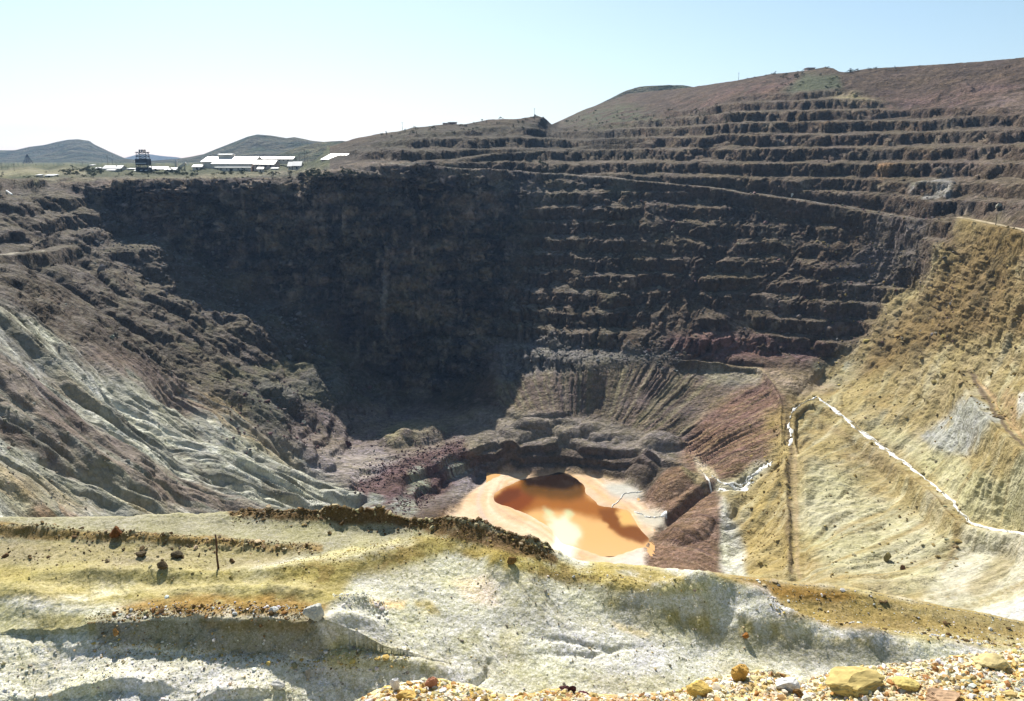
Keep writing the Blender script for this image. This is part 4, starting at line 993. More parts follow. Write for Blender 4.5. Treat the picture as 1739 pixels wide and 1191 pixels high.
mixc(0.9 * sstep(0.2, 0.5, fbm(rx / 0.6 + 39, ry / 0.6, octaves=4)) , (0.33, 0.32, 0.24))
e = RB[0]; d2 = e[:, :2] / np.linalg.norm(e[:, :2], axis=1, keepdims=True)
bk = [np.c_[e[:, :2] + d2 * a, e[:, 2] - b_] for a, b_ in ((0.3, 0.15), (1.0, 1.3), (3, 5.5), (8, 22))]
RBf = np.concatenate([np.array(bk[::-1]), RB], 0); Cf = np.concatenate([np.repeat(C[:1], 4, 0), C], 0)
rub = grid_mesh('rubble_slope', RBf, Cf); rub.data.materials.append(M_FG); tag(rub, kind='structure')
def rub_at(u, v):
    i = int(np.clip(np.interp(u, un, np.arange(620)), 0, 619)); j = int(np.argmin(np.abs(Vn[:, i] - v)))
    return Vector(RB[j, i])
ROCKC = {'ochre': (0.50, 0.37, 0.15), 'cream': (0.58, 0.52, 0.38), 'rust': (0.34, 0.19, 0.09), 'white': (0.60, 0.58, 0.53)}
pts, sz, cl = [], [], []
def pickr():
    while True:
        u = rs.uniform(560, 1760); v0 = np.interp(u, TU, TV)
        return u, v0 + 6 + abs(rs.normal()) * 45
scatter(15000, pickr, (0.0115, 0.9), (ROCKC['ochre'], ROCKC['cream'], ROCKC['cream'], ROCKC['white'], (0.46, 0.38, 0.2), (0.4, 0.22, 0.08)), rub_at)
stones('rubble', pts, sz, cl, ICO1, M_STONE, sink=0.35)

ROCK_LABEL = {
    'ochre': 'yellow ochre rock lying loose in the rubble at the bottom edge',
    'cream': 'cream coloured rock lying loose in the rubble at the bottom edge',
    'rust': 'rust brown rock lying loose in the rubble at the bottom edge',
    'white': 'chalk white rock lying loose in the rubble at the bottom edge'}
rock_mesh = {}
for kind, c in ROCKC.items():
    for k in range(5):
        V = rock_shape(300 + k * 7 + len(kind) * 31, ICO3, 15, 0.16, 0.34, 0.7)
        o = tri_mesh('rock', V, ICO3[1], M_STONE, np.array([np.array(c) * (0.9 + 0.2 * ((k * 37) % 10) / 10)] * len(V)))
        rock_mesh.setdefault(kind, []).append(o.data); bpy.data.objects.remove(o)
def rock(p, s, mesh, label, group=None, cat='rock', rz=None, squash=(1, 1, 1), name='rock', sink=0.25):
    o = bpy.data.objects.new(name, mesh); COL.objects.link(o)
    o.location = (p[0], p[1], p[2] + s * (0.5 - sink) * squash[2]); o.scale = [s * q_ for q_ in squash]
    o.rotation_euler = (R.uniform(-0.3, 0.3), R.uniform(-0.3, 0.3), R.uniform(0, 6.28) if rz is None else rz)
    tag(o, label, cat, group); return o
for i in range(260):
    kind = R.choice(['ochre', 'ochre', 'ochre', 'cream', 'cream', 'rust', 'white'])
    u, v = pickr()
    if v > 1200: v = R.uniform(np.interp(u, TU, TV) + 4, 1196)
    rock(rub_at(u, v), 0.024 + 0.026 * abs(rs.normal()) ** 1.4, R.choice(rock_mesh[kind]), ROCK_LABEL[kind], kind + ' rocks in the rubble at the bottom edge')

def one_rock(u, v, wpx, hpx, rgb, label, seed, at, rough=0.10, cuts=11, name='boulder', cat='boulder'):
    p = at(u, v); w_ = p[1] * CP - p[2] * SP
    V = rock_shape(seed, ICO4, cuts, rough)
    nn = V / np.linalg.norm(V, axis=1, keepdims=True)
    V = V + nn * (0.10 * fbm(V[:, 0] * 4 + seed, V[:, 1] * 4, V[:, 2] * 4, octaves=4, ridged=True) + 0.04 * fbm(V[:, 0] * 14, V[:, 1] * 14, V[:, 2] * 14, octaves=2))[:, None]
    V = V / (V.max(0) - V.min(0)) * np.array([wpx, wpx * 0.8, hpx]) * w_ / F_PX
    V[:, 2] -= V[:, 2].min() + hpx * w_ / F_PX * 0.12
    tint = np.array([rgb] * len(V)) * (1 + 0.35 * fbm(nn[:, 0] * 3 + seed, nn[:, 1] * 3, nn[:, 2] * 3, octaves=4))[:, None]
    o = tri_mesh(name, V, ICO4[1], M_STONE, tint, smooth=False)
    o.location = p; tag(o, label, cat); return o
one_rock(1445, 1172, 104, 34, (0.44, 0.34, 0.13), 'large flat yellow slab standing out of the rubble at the bottom right', 41, rub_at)
one_rock(1260, 1160, 30, 34, (0.45, 0.27, 0.07), 'orange block on the crest of the rubble beside the grey hollow', 43, rub_at)
one_rock(1335, 1170, 42, 24, (0.62, 0.61, 0.58), 'white slab between the orange mound and the yellow slab', 44, rub_at)
one_rock(1540, 1170, 44, 20, (0.50, 0.40, 0.14), 'blocky yellow stone right of the large yellow slab', 45, rub_at)
one_rock(1600, 1190, 66, 18, (0.42, 0.28, 0.17), 'reddish flat slab at the lower right rubble edge', 46, rub_at)
one_rock(1690, 1128, 62, 26, (0.52, 0.42, 0.20), 'pale ochre ledge stone on the rubble at the far right', 47, rub_at)
one_rock(1190, 1184, 46, 26, (0.50, 0.35, 0.10), 'round yellow lump low in the rubble near the grey gap', 48, rub_at)
one_rock(672, 1170, 18, 28, (0.66, 0.65, 0.63), 'upright chalk white rock at the left end of the rubble', 49, rub_at, name='rock', cat='rock')
one_rock(690, 1186, 36, 22, (0.50, 0.33, 0.10), 'orange angular rock near the bottom edge below the white rock', 50, rub_at, name='rock', cat='rock')
one_rock(735, 1166, 22, 24, (0.36, 0.17, 0.10), 'reddish brown split rock in the left part of the rubble', 51, rub_at, name='rock', cat='rock')
one_rock(960, 1172, 20, 12, (0.085, 0.035, 0.035), 'dark maroon rock, leftmost of a dark row on the rubble crest', 52, rub_at, name='rock', cat='rock')
one_rock(974, 1175, 12, 16, (0.075, 0.03, 0.03), 'dark maroon upright rock in the middle of the dark row', 53, rub_at, name='rock', cat='rock')
one_rock(990, 1174, 20, 9, (0.09, 0.035, 0.04), 'dark maroon flat rock, rightmost of the dark row', 54, rub_at, name='rock', cat='rock')
one_rock(1355, 1186, 18, 16, (0.16, 0.09, 0.03), 'dark brown hollowed rock low in the rubble', 55, rub_at, name='rock', cat='rock')
one_rock(200, 913, 22, 22, (0.15, 0.065, 0.025), 'rusty brown boulder sitting on the thin rubble line at left', 61, fg_seen)
one_rock(280, 965, 20, 14, (0.09, 0.065, 0.035), 'dark boulder on the flat left of the rusty post', 62, fg_seen)
one_rock(301, 947, 20, 13, (0.08, 0.065, 0.04), 'dark rounded boulder behind the one on the flat beside the post', 63, fg_seen)
one_rock(870, 957, 17, 14, (0.17, 0.10, 0.03), 'brown boulder resting on the yellow spoil ridge', 64, fg_seen)
one_rock(1265, 1084, 11, 11, (0.28, 0.12, 0.03), 'small orange brown boulder on the grey side of the right ridge', 65, fg_seen)
one_rock(536, 1056, 36, 34, (0.40, 0.40, 0.36), 'pale grey block perched at the end of the dark scarp', 66, fg_seen, 0.22, 6)
one_rock(468, 1040, 17, 11, (0.52, 0.52, 0.49), 'small white block in the brown rubble on top of the scarp', 67, fg_seen)
one_rock(523, 1150, 10, 18, (0.22, 0.21, 0.19), 'grey upright stone on the pale ground below the scarp', 68, fg_seen)
one_rock(475, 1170, 24, 18, (0.42, 0.41, 0.38), 'grey broken lump at the edge of the pale hollow', 69, fg_seen)
one_rock(646, 1157, 10, 14, (0.36, 0.35, 0.28), 'small grey stone left of the upright white rock', 70, fg_seen)
one_rock(240, 944, 18, 9, (0.11, 0.085, 0.05), 'low dark stone clump on the flat, left of the dark boulders', 71, fg_seen)
one_rock(200, 1080, 12, 15, (0.30, 0.17, 0.06), 'orange lump at the foot of the scarp at left', 72, fg_seen)
one_rock(645, 858, 12, 8, (0.45, 0.42, 0.34), 'pale stone on top of the dark brown rubble berm', 73, fg_seen)
one_rock(1346, 325, 5, 7, (0.55, 0.53, 0.48), 'lone pale boulder on a bench of the far pit wall', 74, pit_at)
one_rock(1695, 355, 12, 9, (0.36, 0.34, 0.27), 'pale boulder above the dirt road at right', 75, pit_at)
one_rock(1506, 947, 13, 18, (0.2, 0.17, 0.07), 'dark olive boulder on the yellow slope below the stream', 76, pit_at)
one_rock(1532, 962, 10, 10, (0.13, 0.07, 0.035), 'dark brown boulder low on the yellow slope', 77, pit_at)

# ------------------------------------------------------------------ posts, pipe
M_RUST = plain('rusty_steel', (0.085, 0.045, 0.03), 0.85, 0.2, 0.4, 3.0)
M_WOOD = plain('weathered_wood', (0.07, 0.055, 0.045), 0.9, 0, 0.3, 2.0)
def cyl(V, Fq, a, b_, r0, r1=None, n=8):
    r1 = r0 if r1 is None else r1
    a, b_ = Vector(a), Vector(b_); d = (b_ - a).normalized(); s = d.orthogonal().normalized(); t = d.cross(s)
    k = len(V)
    for i in range(n):
        c, q_ = math.cos(6.28319 * i / n), math.sin(6.28319 * i / n)
        V.append(tuple(a + (s * c + t * q_) * r0)); V.append(tuple(b_ + (s * c + t * q_) * r1))
    for i in range(n):
        j = (i + 1) % n
        Fq.append((k + 2 * i, k + 2 * j, k + 2 * j + 1, k + 2 * i + 1))
    for i in range(1, n - 1, 2):
        Fq.append((k, k + 2 * i + 2 if i + 1 < n else k, k + 2 * i, k)) if False else None
    Fq.append(tuple(k + 2 * i for i in range(n))[::-1]); Fq.append(tuple(k + 2 * i + 1 for i in range(n)))
def poly(name, V, Fq, mat, parent=None, smooth=False):
    me = bpy.data.meshes.new(name); me.from_pydata([tuple(v) for v in V], [], [f for f in Fq if f]); me.update()
    if smooth:
        for f in me.polygons: f.use_smooth = True
    me.materials.append(mat); o = bpy.data.objects.new(name, me); COL.objects.link(o)
    if parent: o.parent = parent
    return o
def bx(V, Fq, x0, x1, y0, y1, z0, z1):
    k = len(V)
    for zz in (z0, z1):
        for xx, yy in ((x0, y0), (x1, y0), (x1, y1), (x0, y1)): V.append((xx, yy, zz))
    Fq += [(k + 3, k + 2, k + 1, k), (k + 4, k + 5, k + 6, k + 7)] + [(k + i, k + (i + 1) % 4, k + 4 + (i + 1) % 4, k + 4 + i) for i in range(4)]
p = fg_seen(371, 966); V, Fq = [], []
h = 63 * (p[1] * CP - p[2] * SP) / F_PX
for i in range(6):
    cyl(V, Fq, (0.02 * math.sin(i * 1.7), 0, -0.3 + (h + 0.3) * i / 6), (0.02 * math.sin((i + 1) * 1.7), 0, -0.3 + (h + 0.3) * (i + 1) / 6), 0.07 - 0.004 * i, 0.066 - 0.004 * i)
post = poly('fence_post', V, Fq, M_RUST); post.location = p; post.rotation_euler = (0, math.radians(1.0), 0)
tag(post, 'lone rusty post standing on the near spoil bench', 'post')
V, Fq = [], []
a, b_ = pit_at(14, 315), pit_at(23, 325)
cyl(V, Fq, a + Vector((0, -1, 1.2)) - a, b_ + Vector((0, -1, 1.0)) - a, 0.55)
M_WHITE = plain('white_metal', (0.78, 0.77, 0.74), 0.5, 0, 0.06, 0.3)
o = poly('pipe', V, Fq, M_WHITE); o.location = a; tag(o, 'white drain pipe lying down the slope at far left', 'pipe')

# ------------------------------------------------------------------ mine buildings on the rim
M_ROOF = plain('sheet_roof', (0.56, 0.555, 0.54), 0.42, 0.0, 0.07, 0.15, 0.5)
M_WALL = plain('weathered_wall', (0.62, 0.54, 0.45), 0.9, 0, 0.2, 0.12)
M_WALLP = plain('pink_wall', (0.58, 0.44, 0.38), 0.9, 0, 0.15, 0.12)
M_DARK = plain('dark_opening', (0.03, 0.03, 0.035), 0.4, 0, 0.3, 0.3)
M_STEEL = plain('grey_steel', (0.055, 0.06, 0.075), 0.7, 0.3, 0.3, 0.4)
def lvl(v, w_): return w_ * float(ray(0, v)[2])
def gable(V, Fq, x0, x1, y0, y1, z0, ze, zr):
    k = len(V); ym = (y0 + y1) / 2
    V += [(x0, y0, z0), (x1, y0, z0), (x1, y1, z0), (x0, y1, z0), (x0, y0, ze), (x1, y0, ze), (x1, y1, ze), (x0, y1, ze), (x0, ym, zr), (x1, ym, zr)]
    Fq += [(k, k + 1, k + 5, k + 4), (k + 2, k + 3, k + 7, k + 6), (k + 1, k + 2, k + 6, k + 9, k + 5), (k + 3, k, k + 4, k + 8, k + 7), (k + 3, k + 2, k + 1, k)]
def slab(V, Fq, pts4, t=0.35):
    k = len(V); V += [tuple(q_) for q_ in pts4] + [(q_[0], q_[1], q_[2] + t) for q_ in pts4]
    Fq += [(k + 3, k + 2, k + 1, k), (k + 4, k + 5, k + 6, k + 7)] + [(k + i, k + (i + 1) % 4, k + 4 + (i + 1) % 4, k + 4 + i) for i in range(4)]
def house(label, ua, ub, vbase, veave, vridge, dep, name='mine_building', yaw=0.0, wall=None, mono=False, doors=1, wins=0, group=None, cat='building', monitor=None, lean=None, w_=None, chimney=False):
    uc = (ua + ub) / 2; g = pit_at(uc, vbase); w_ = w_ or (g[1] * CP - g[2] * SP)
    k = w_ / F_PX; hw = (ub - ua) / 2 * k
    z0 = lvl(vbase, w_); ze, zr = lvl(veave, w_) - z0, lvl(vridge, w_) - z0
    root = bpy.data.objects.new(name, None); COL.objects.link(root)
    root.location = unproj(uc, vbase, w_); root.rotation_euler = (0, 0, yaw); tag(root, label, cat, group)
    wall = wall or M_WALL
    V, Fq = [], []
    if mono:
        V += [(-hw, 0, -2), (hw, 0, -2), (hw, dep, -2), (-hw, dep, -2), (-hw, 0, ze), (hw, 0, ze), (hw, dep, zr), (-hw, dep, zr)]
        Fq += [(0, 1, 5, 4), (1, 2, 6, 5), (2, 3, 7, 6), (3, 0, 4, 7), (3, 2, 1, 0)]
    else: gable(V, Fq, -hw, hw, 0, dep, -2, ze, zr)
    poly('wall', V, Fq, wall, root)
    V, Fq = [], []; e_ = 0.8
    if mono: slab(V, Fq, [(-hw - e_, -e_, ze + 0.02), (hw + e_, -e_, ze + 0.02), (hw + e_, dep + e_, zr + 0.05), (-hw - e_, dep + e_, zr + 0.05)])
    else:
        dz = (zr - ze) / (dep / 2) * e_
        slab(V, Fq, [(-hw - e_, -e_, ze - dz + 0.02), (hw + e_, -e_, ze - dz + 0.02), (hw + e_, dep / 2, zr + 0.02), (-hw - e_, dep / 2, zr + 0.02)])
        slab(V, Fq, [(-hw - e_, dep / 2, zr + 0.02), (hw + e_, dep / 2, zr + 0.02), (hw + e_, dep + e_, ze - dz + 0.02), (-hw - e_, dep + e_, ze - dz + 0.02)])
    ro = poly('roof', V, Fq, M_ROOF, root)
    if monitor:
        a0, a1, hm = monitor; V, Fq = [], []
        gable(V, Fq, -hw + 2 * hw * a0, -hw + 2 * hw * a1, dep * 0.36, dep * 0.64, zr - (zr - ze) * 0.5, zr + hm, zr + hm * 1.2)
        mo = poly('monitor', V, Fq, M_WALL, root)
        V, Fq = [], []
        slab(V, Fq, [(-hw + 2 * hw * a0 - .6, dep * 0.33, zr + hm * 0.95), (-hw + 2 * hw * a1 + .6, dep * 0.33, zr + hm * 0.95), (-hw + 2 * hw * a1 + .6, dep * 0.5, zr + hm * 1.22), (-hw + 2 * hw * a0 - .6, dep * 0.5, zr + hm * 1.22)])
        slab(V, Fq, [(-hw + 2 * hw * a0 - .6, dep * 0.5, zr + hm * 1.22), (-hw + 2 * hw * a1 + .6, dep * 0.5, zr + hm * 1.22), (-hw + 2 * hw * a1 + .6, dep * 0.67, zr + hm * 0.95), (-hw + 2 * hw * a0 - .6, dep * 0.67, zr + hm * 0.95)])
        poly('monitor_roof', V, Fq, M_ROOF, mo)
    for (l0, l1, vt_, vb_, out) in (lean or []):
        x0, x1 = (l0 - uc) * k, (l1 - uc) * k; zt_, zb_ = lvl(vt_, w_) - z0, lvl(vb_, w_) - z0
        V, Fq = [], []; V += [(x0, -out, -2), (x1, -out, -2), (x1, -0.02, -2), (x0, -0.02, -2), (x0, -out, zb_), (x1, -out, zb_), (x1, -0.02, zt_), (x0, -0.02, zt_)]
        Fq += [(0, 1, 5, 4), (1, 2, 6, 5), (2, 3, 7, 6), (3, 0, 4, 7)]
        ln_ = poly('lean_to', V, Fq, wall, root)
        V, Fq = [], []; slab(V, Fq, [(x0 - .4, -out - .5, zb_), (x1 + .4, -out - .5, zb_), (x1 + .4, 0.1, zt_ + 0.05), (x0 - .4, 0.1, zt_ + 0.05)]); poly('lean_to_roof', V, Fq, M_ROOF, ln_)
    yf = -0.06 - (lean[-1][4] if lean else 0)
    hh = min(ze, (lvl(lean[-1][3], w_) - z0) if lean else ze)
    for d_ in range(doors):
        xd = hw * (-0.55 + 1.1 * (d_ + 0.5) / doors); V, Fq = [], []; bx(V, Fq, xd - min(1.6, hw * .2), xd + min(1.6, hw * .2), yf, yf + 0.05, -1, hh * 0.72); poly('door', V, Fq, M_DARK, root)
    for d_ in range(wins):
        xd = hw * (-0.88 + 1.76 * (d_ + 0.5) / wins); V, Fq = [], []; bx(V, Fq, xd - 0.9, xd + 0.9, yf - 0.01, yf + 0.04, hh * 0.42, hh * 0.75); poly('window', V, Fq, M_DARK, root)
    if chimney:
        V, Fq = [], []; cyl(V, Fq, (hw * .3, dep * .4, ze), (hw * .3, dep * .4, zr + 1.6), 0.5); poly('chimney', V, Fq, M_WALL, ro)
    return root
house('largest mine shed with white roof, roof monitor and two lean-to strips', 343, 431, 291, 275, 266.5, 46, monitor=(0.24, 0.5, 2.6), lean=[(363, 432, 276.5, 278.6, 7), (372, 432, 282.2, 284.6, 13)], doors=2, wins=8, w_=940)
house('long low building with a thin white roof behind the front sheds', 430, 497, 276, 270.4, 267, 20, w_=985, wins=8)
house('white roofed shed in front of the long low building', 431, 465.5, 287, 279, 272.8, 24, wall=M_WALLP, doors=1, wins=4, w_=925)
house('left small gabled hut, left of the twin huts, with steep white roof', 489, 495.5, 286, 282.2, 275.5, 12, doors=1, w_=905)
house('right wider gabled hut of the twin huts, with steep white roof', 497, 511, 286, 281.6, 274.8, 12, doors=1, wins=2, w_=905)
house('shed standing apart at the right with one big white sloping roof', 545, 577, 273.5, 271.6, 261.4, 26, yaw=math.radians(-10), wall=M_WALLP, doors=1, wins=3, w_=800, mono=True)
house('tiny white roofed hut below the middle sheds', 437.5, 446.5, 289.5, 287, 284.5, 6, doors=1, w_=890)
house('low open shelter with a flat white roof beside the tiny hut', 460.5, 471, 288, 286.6, 285.6, 5, mono=True, doors=0, wins=2, w_=890)
house('small shed with white roof left of the largest shed', 327, 342, 287, 283.6, 280.4, 12, doors=1, w_=930)
house('white roofed house left of the headframe with a front lean-to', 175, 205, 291, 286.4, 281.8, 16, chimney=True, lean=[(184, 199, 288, 289.6, 5)], doors=1, wins=4)
house('little shed with white roof left of the house', 163, 170, 288.5, 286.2, 284.8, 7, doors=1)
house('flat white roof shelter between the house and the headframe', 216, 229, 289, 287.2, 286.4, 8, mono=True, doors=0, wins=3)
house('white roofed shed right of the headframe', 250, 281, 291, 287.6, 283.4, 18, doors=1, wins=5)
house('low white roofed shed below the conveyor', 281, 298, 292.5, 288.6, 285.4, 12, doors=1, wins=2)
house('low white roofed shed near the pit rim at far left', 76, 91, 300, 298.6, 297, 9, mono=True, doors=1)
house('small white roofed hut on the grass at far left', 62, 67.5, 299.5, 298, 297, 6, mono=True, doors=1)
house('tiny white hut on the plain behind the left house', 153, 157.5, 282.5, 281, 280.2, 8, mono=True, doors=1)
house('left block of the two flat roofed buildings on the dump crest', 752, 760.5, 213.2, 209.4, 209.2, 9, mono=True, wall=M_WALLP, doors=0, wins=2, w_=962)
house('right block of the two flat roofed buildings on the dump crest', 761, 775, 213.2, 208, 207.8, 10, mono=True, wall=M_WALLP, doors=1, wins=2, w_=962)
house('boxy flat roofed building on the high skyline at right', 1371, 1384, 121, 115.6, 115.4, 12, mono=True, wall=M_WALLP, doors=1, wins=2, w_=1012)

# conveyor and silo
def frame_at(u, v, w_=None):
    g = pit_at(u, v); w_ = w_ or (g[1] * CP - g[2] * SP)
    return Vector(unproj(u, v, w_)), w_ / F_PX
o0, k = frame_at(300, 288)
root = bpy.data.objects.new('silo', None); COL.objects.link(root); root.location = o0; tag(root, 'round pale silo with a domed cap beside the conveyor', 'silo')
V, Fq = [], []; cyl(V, Fq, (0, 0, -1), (0, 0, 13 * k), 2.4 * k, n=16); poly('tank', V, Fq, M_WALL, root, False)
V, Fq = [], []; cyl(V, Fq, (0, 0, 13 * k + .02), (0, 0, 15.5 * k), 2.7 * k, 1.0 * k, n=16); poly('cap', V, Fq, M_ROOF, root)
o0, k = frame_at(304, 288)
root = bpy.data.objects.new('conveyor', None); COL.objects.link(root); root.location = o0; tag(root, 'inclined conveyor gallery with white cover rising to the right', 'conveyor')
V, Fq = [], []; A, B = Vector((0, 0, 1.5)), Vector((12.5 * k, 0, 11 * k))
dv = (B - A).normalized(); upv = Vector((-dv.z, 0, dv.x))
for s0, s1, nm, mt in ((-0.9, 0.6, 'gallery', M_WALL), (0.63, 0.95, 'cover', M_ROOF)):
    V, Fq = [], []
    for P0 in (A, B):
        for yy, ss in ((-1.6, s0), (1.6, s0), (1.6, s1), (-1.6, s1)): V.append(tuple(P0 + upv * ss * 1.4 + Vector((0, yy, 0))))
    Fq += [(3, 2, 1, 0), (4, 5, 6, 7)] + [(i, (i + 1) % 4, 4 + (i + 1) % 4, 4 + i) for i in range(4)]
    poly(nm, V, Fq, mt, root)
for f_ in (0.35, 0.8):
    pt = A + (B - A) * f_; V, Fq = [], []
    cyl(V, Fq, (pt.x, -1.2, -1), (pt.x, -1.2, pt.z - 1.3), 0.3); cyl(V, Fq, (pt.x, 1.2, -1), (pt.x, 1.2, pt.z - 1.3), 0.3); poly('support', V, Fq, M_STEEL, root)

# headframes
def headframe(label, u, v, wpx, hpx, w_=None, aframe=False):
    o0, k = frame_at(u, v, w_)
    root = bpy.data.objects.new('headframe', None); COL.objects.link(root); root.location = o0; tag(root, label, 'headframe')
    W, Hh = wpx * k / 2, hpx * k
    t = 0.42 if not aframe else 0.6
    top = 0.72 if not aframe else 0.16
    dep = W * 0.8
    cs = [(sx, sy) for sx in (-1, 1) for sy in (-1, 1)]
    for sx, sy in cs:
        V, Fq = [], []; cyl(V, Fq, (sx * W, sy * dep, -2), (sx * W * top, sy * dep * top, Hh * 0.86), t, t * 0.8); poly('leg', V, Fq, M_STEEL, root)
    n = 5
    for sy in (-1, 1):
        for i in range(n):
            f0, f1 = i / n, (i + 1) / n; z0, z1 = f0 * Hh * .86, f1 * Hh * .86; a0, a1 = 1 + (top - 1) * f0, 1 + (top - 1) * f1
            V, Fq = [], []
            cyl(V, Fq, (-W * a0, sy * dep * a0, z0), (W * a1, sy * dep * a1, z1), t * .5); cyl(V, Fq, (W * a0, sy * dep * a0, z0), (-W * a1, sy * dep * a1, z1), t * .5)
            cyl(V, Fq, (-W * a1, sy * dep * a1, z1), (W * a1, sy * dep * a1, z1), t * .55); poly('brace', V, Fq, M_STEEL, root)
    for sx in (-1, 1):
        V, Fq = [], []
        for i in range(n):
            f0, f1 = i / n, (i + 1) / n; a0, a1 = 1 + (top - 1) * f0, 1 + (top - 1) * f1
            cyl(V, Fq, (sx * W * a0, -dep * a0, f0 * Hh * .86), (sx * W * a1, dep * a1, f1 * Hh * .86), t * .5)
        poly('side_brace', V, Fq, M_STEEL, root)
    V, Fq = [], []; bx(V, Fq, -W * top - 1, W * top + 1, -dep * top - 1, dep * top + 1, Hh * .86, Hh * .885); poly('deck', V, Fq, M_STEEL, root)
    for xs in ((-0.62, -0.2, 0.2, 0.62) if not aframe else (-0.5, 0.5)):
        V, Fq = [], []; cyl(V, Fq, (xs * W * top - .25, 0, Hh * .94), (xs * W * top + .25, 0, Hh * .94), Hh * .06, n=18); sw = poly('sheave_wheel', V, Fq, M_STEEL, root)
    if not aframe:
        V, Fq = [], []; bx(V, Fq, -W * .95, W * .95, -dep * .95, dep * .95, Hh * .30, Hh * .58); ob = poly('ore_bin', V, Fq, M_STEEL, root)
        V, Fq = [], []; slab(V, Fq, [(-W * .8, -dep * 1.25, Hh * .36), (W * .8, -dep * 1.25, Hh * .36), (W * .8, -dep * .96, Hh * .385), (-W * .8, -dep * .96, Hh * .385)], .3); poly('awning', V, Fq, M_ROOF, root)
        V, Fq = [], []; bx(V, Fq, -W * .9, W * .9, -dep * .9, dep * .9, -1, Hh * .2); poly('collar_house', V, Fq, M_DARK, root)
        for xs in (-.95, 0, .8):
            V, Fq = [], []; slab(V, Fq, [(xs * W - 1.2, -dep - 3, Hh * .05), (xs * W + 1.2, -dep - 3, Hh * .05), (xs * W + 1.2, -dep - .5, Hh * .08), (xs * W - 1.2, -dep - .5, Hh * .08)], .3); poly('canopy', V, Fq, M_ROOF, root)
headframe('dark steel mine headframe with an ore bin near the pit rim', 245, 292, 21, 37)
headframe('distant pale blue headframe shaped like an A far to the left', 49, 287, 19, 24, 1900, True)

# poles
def pole(u, vb_, vt_, w_, label, group=None, arm=True, lattice=False):
    o0, k = frame_at(u, vb_, w_); h = (vb_ - vt_) * k
    root = bpy.data.objects.new('utility_pole', None); COL.objects.link(root); root.location = o0; tag(root, label, 'pole', group)
    V, Fq = [], []; cyl(V, Fq, (0, 0, -1.5), (0, 0, h), 0.24, 0.16, 6); poly('pole', V, Fq, M_WOOD, root)
    if arm:
        V, Fq = [], []; bx(V, Fq, -1.3, 1.3, -0.3, -0.18, h * .9, h * .9 + .25); poly('crossarm', V, Fq, M_WOOD, root)
for u, a_, b2, w_ in ((5, 300, 276, 1000), (26, 301, 278, 950), (35, 300, 288, 950), (63, 294, 279, 1200), (80, 293, 280, 1250), (100, 292, 281, 1250), (110, 292, 279, 1250), (142, 290, 276, 1300), (120, 291, 280, 1400), (15, 298, 284, 1000)):
    pole(u, a_, b2, w_, 'thin wooden utility pole standing on the grassy plain at far left', 'utility poles on the plain at far left')
pole(184, 287, 264, 1100, 'taller utility pole behind the white roofed house at left')
pole(192, 287, 271, 1150, 'shorter utility pole just right of the taller one behind the house')
pole(518, 278, 254, 900, 'left pole of the three between the twin huts and the right shed'); pole(522, 278, 257, 900, 'middle pole of the three between the twin huts and the right shed'); pole(509, 281, 262, 930, 'pole right above the twin gabled huts')
pole(683.5, 223, 208, 935, 'utility pole on the skyline at the left of the dump')
pole(907.5, 200, 184.5, 970, 'utility pole on top of the dark dump crest')
pole(1254, 137, 124, 1085, 'lone utility pole on the long ridge at right'); pole(1690, 389, 363, None, 'dark post beside the dirt road at right', None, False)

# ------------------------------------------------------------------ shrubs and trees
M_LEAF = earth('scrub_leaf', [(0.5, 0.25), (2.5, 0.3)], bump=(0.2, 0.1))
def bush_mesh(seed, n, rgb, tall=0.8):
    r = np.random.RandomState(seed)
    c = r.normal(size=(7, 3)) * np.array([0.5, 0.5, 0.28 * tall]) + np.array([0, 0, 0.55 * tall]); c[:, 2] = np.abs(c[:, 2])
    V = np.empty((n * 4, 3)); Fa = np.arange(n * 4).reshape(n, 4); cc = np.empty((n * 4, 3))
    for i in range(n):
        d = r.normal(size=3); d /= np.linalg.norm(d); d[2] = abs(d[2]) * 0.9 - 0.1
        ce = c[r.randint(7)] + d * 0.38 * r.uniform(0.6, 1.05); ce[2] = max(ce[2], 0.03)
        a = r.normal(size=3); a /= np.linalg.norm(a); b2 = np.cross(a, r.normal(size=3)); b2 /= np.linalg.norm(b2)
        s = r.uniform(0.07, 0.14)
        V[4 * i:4 * i + 4] = [ce - a * s, ce + b2 * s * .6, ce + a * s, ce - b2 * s * .6]
        cc[4 * i:4 * i + 4] = np.array(rgb) * r.uniform(0.65, 1.35)
    o = tri_mesh('foliage', V, Fa, M_LEAF, cc); me = o.data; bpy.data.objects.remove(o); return me
def stem_mesh(tall):
    V, Fq = [], []; cyl(V, Fq, (0, 0, -0.4), (0, 0, 0.5 * tall), 0.08, 0.04, 6)
    for a_ in range(4): cyl(V, Fq, (0, 0, 0.2 * tall), (0.4 * math.cos(a_ * 1.6), 0.4 * math.sin(a_ * 1.6), 0.6 * tall), 0.045, 0.02, 5)
    o = poly('trunk', V, Fq, M_WOOD); me = o.data; bpy.data.objects.remove(o); return me
BUSH = [bush_mesh(k, 260, c, t) for k, (c, t) in enumerate([((0.055, 0.07, 0.035), 0.8), ((0.075, 0.085, 0.04), 0.7), ((0.05, 0.065, 0.035), 1.0), ((0.09, 0.095, 0.045), 0.8)])]
STEM = stem_mesh(0.8)
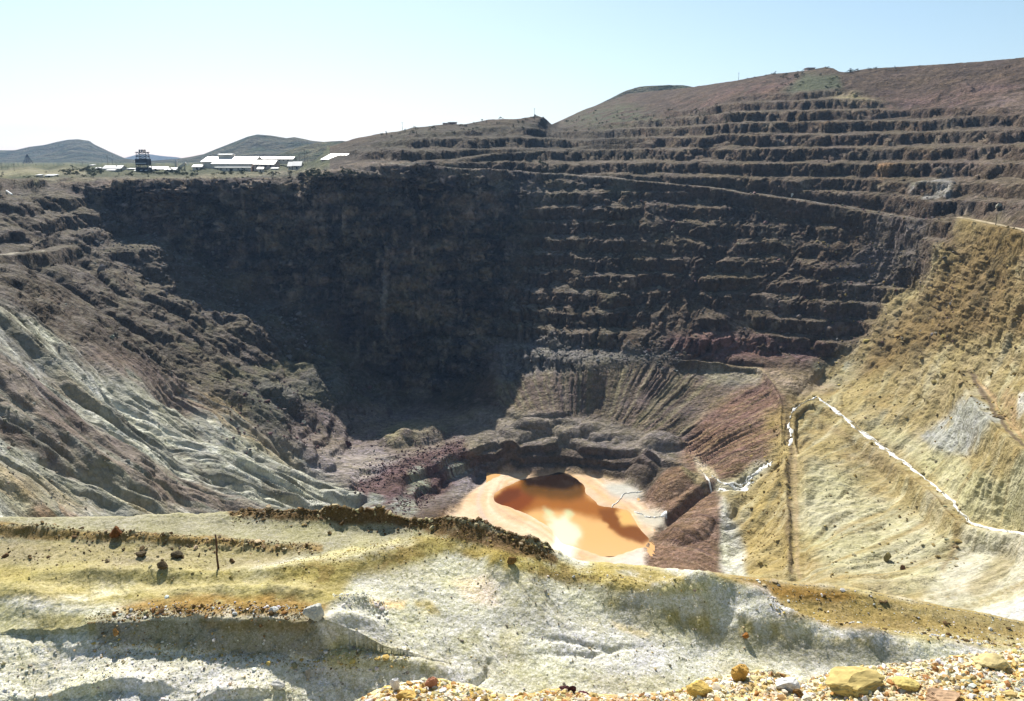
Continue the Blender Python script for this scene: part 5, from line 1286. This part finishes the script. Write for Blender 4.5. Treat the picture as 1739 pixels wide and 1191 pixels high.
def shrub(p, s, label, group, k=None, name='shrub', cat='shrub', small=True):
    me = BUSH[k if k is not None else R.randrange(4)]
    if small:
        o = bpy.data.objects.new(name, me); COL.objects.link(o)
    else:
        o = bpy.data.objects.new(name, None); COL.objects.link(o)
        for nm, m_ in (('crown', me), ('trunk', STEM)):
            c_ = bpy.data.objects.new(nm, m_); COL.objects.link(c_); c_.parent = o
    o.location = p; o.scale = (s * R.uniform(.85, 1.25), s * R.uniform(.85, 1.25), s); o.rotation_euler = (0, 0, R.uniform(0, 6.28))
    tag(o, label, cat, group)
for i in range(80):
    u = R.choice([R.uniform(100, 175), R.uniform(205, 330), R.uniform(330, 520), R.uniform(520, 600)]); v = R.uniform(289.5, 299)
    shrub(pit_at(u, v), R.uniform(2.2, 4.2), 'dark green bushy tree among the mine buildings on the rim', 'trees round the mine buildings', R.choice([0, 2]), 'tree', 'tree', False)
for i in range(60):
    u = R.uniform(-20, 600); v = R.uniform(291, 306)
    shrub(pit_at(u, v), R.uniform(1.2, 2.4), 'low green shrub on the pit rim at left', 'shrubs on the left rim')
for i in range(40):
    u = R.uniform(640, 925); v = np.interp(u, SKY_U, SKY_V) + abs(R.gauss(0, 1)) * 9
    shrub(pit_at(u, v), R.uniform(1.4, 2.6), 'dark shrub on the dump crest in the middle of the skyline', 'shrubs on the middle dump')
for i in range(70):
    u = R.uniform(950, 1240); v = max(np.interp(u, SKY_U, SKY_V) + 8, R.gauss(212 - (u - 950) * .06, 10))
    shrub(pit_at(u, v), R.uniform(1.3, 2.6), 'green shrub on the slope above the benches', 'shrubs on the slope above the benches')
for i in range(36):
    u = R.uniform(1320, 1435); v = R.uniform(124, 156)
    shrub(pit_at(u, v), R.uniform(1.3, 2.6), 'green shrub in the patch below the skyline building', 'shrubs below the skyline building')
for u, s in ((1313, 2.2), (1316, 2.6), (1282, 1.6), (1302, 1.5), (1270, 1.2), (1443, 3.2), (1447, 3.4), (1458, 2.6), (1476, 2.2), (1487, 2.4), (1440, 2.2), (1406, 2.2), (1355, 1.8), (1364, 2.0), (1520, 1.5), (1562, 1.4)):
    shrub(pit_at(u, np.interp(u, SKY_U, SKY_V) + 1.5), s, 'dark shrub standing on the high skyline at right', 'shrubs on the right skyline')
for i in range(30):
    u = R.uniform(850, 1000); v = R.uniform(690, 745)
    shrub(pit_at(u, v), R.uniform(0.5, 0.9), 'small bright green shrub on the ledge above the pond', 'shrubs on the ledge above the pond', 3)
shrub(pit_at(920, 283), 5, 'lone green bush on the bench below the haul ramp', None, 1)

# ------------------------------------------------------------------ air
V, Fq = [], []; bx(V, Fq, -9000, 9000, -400, 10800, dz_ - 1, 420)
m = bpy.data.materials.new('air'); m.use_nodes = True; nt = m.node_tree
nt.nodes.remove(nt.nodes['Principled BSDF'])
pvn = nt.nodes.new('ShaderNodeVolumePrincipled'); pvn.inputs['Density'].default_value = 0.00004
pvn.inputs['Color'].default_value = (0.36, 0.60, 1.0, 1); pvn.inputs['Anisotropy'].default_value = 0.2
nt.links.new(pvn.outputs[0], nt.nodes['Material Output'].inputs['Volume'])
o = poly('haze', V, Fq, m); tag(o, kind='stuff')
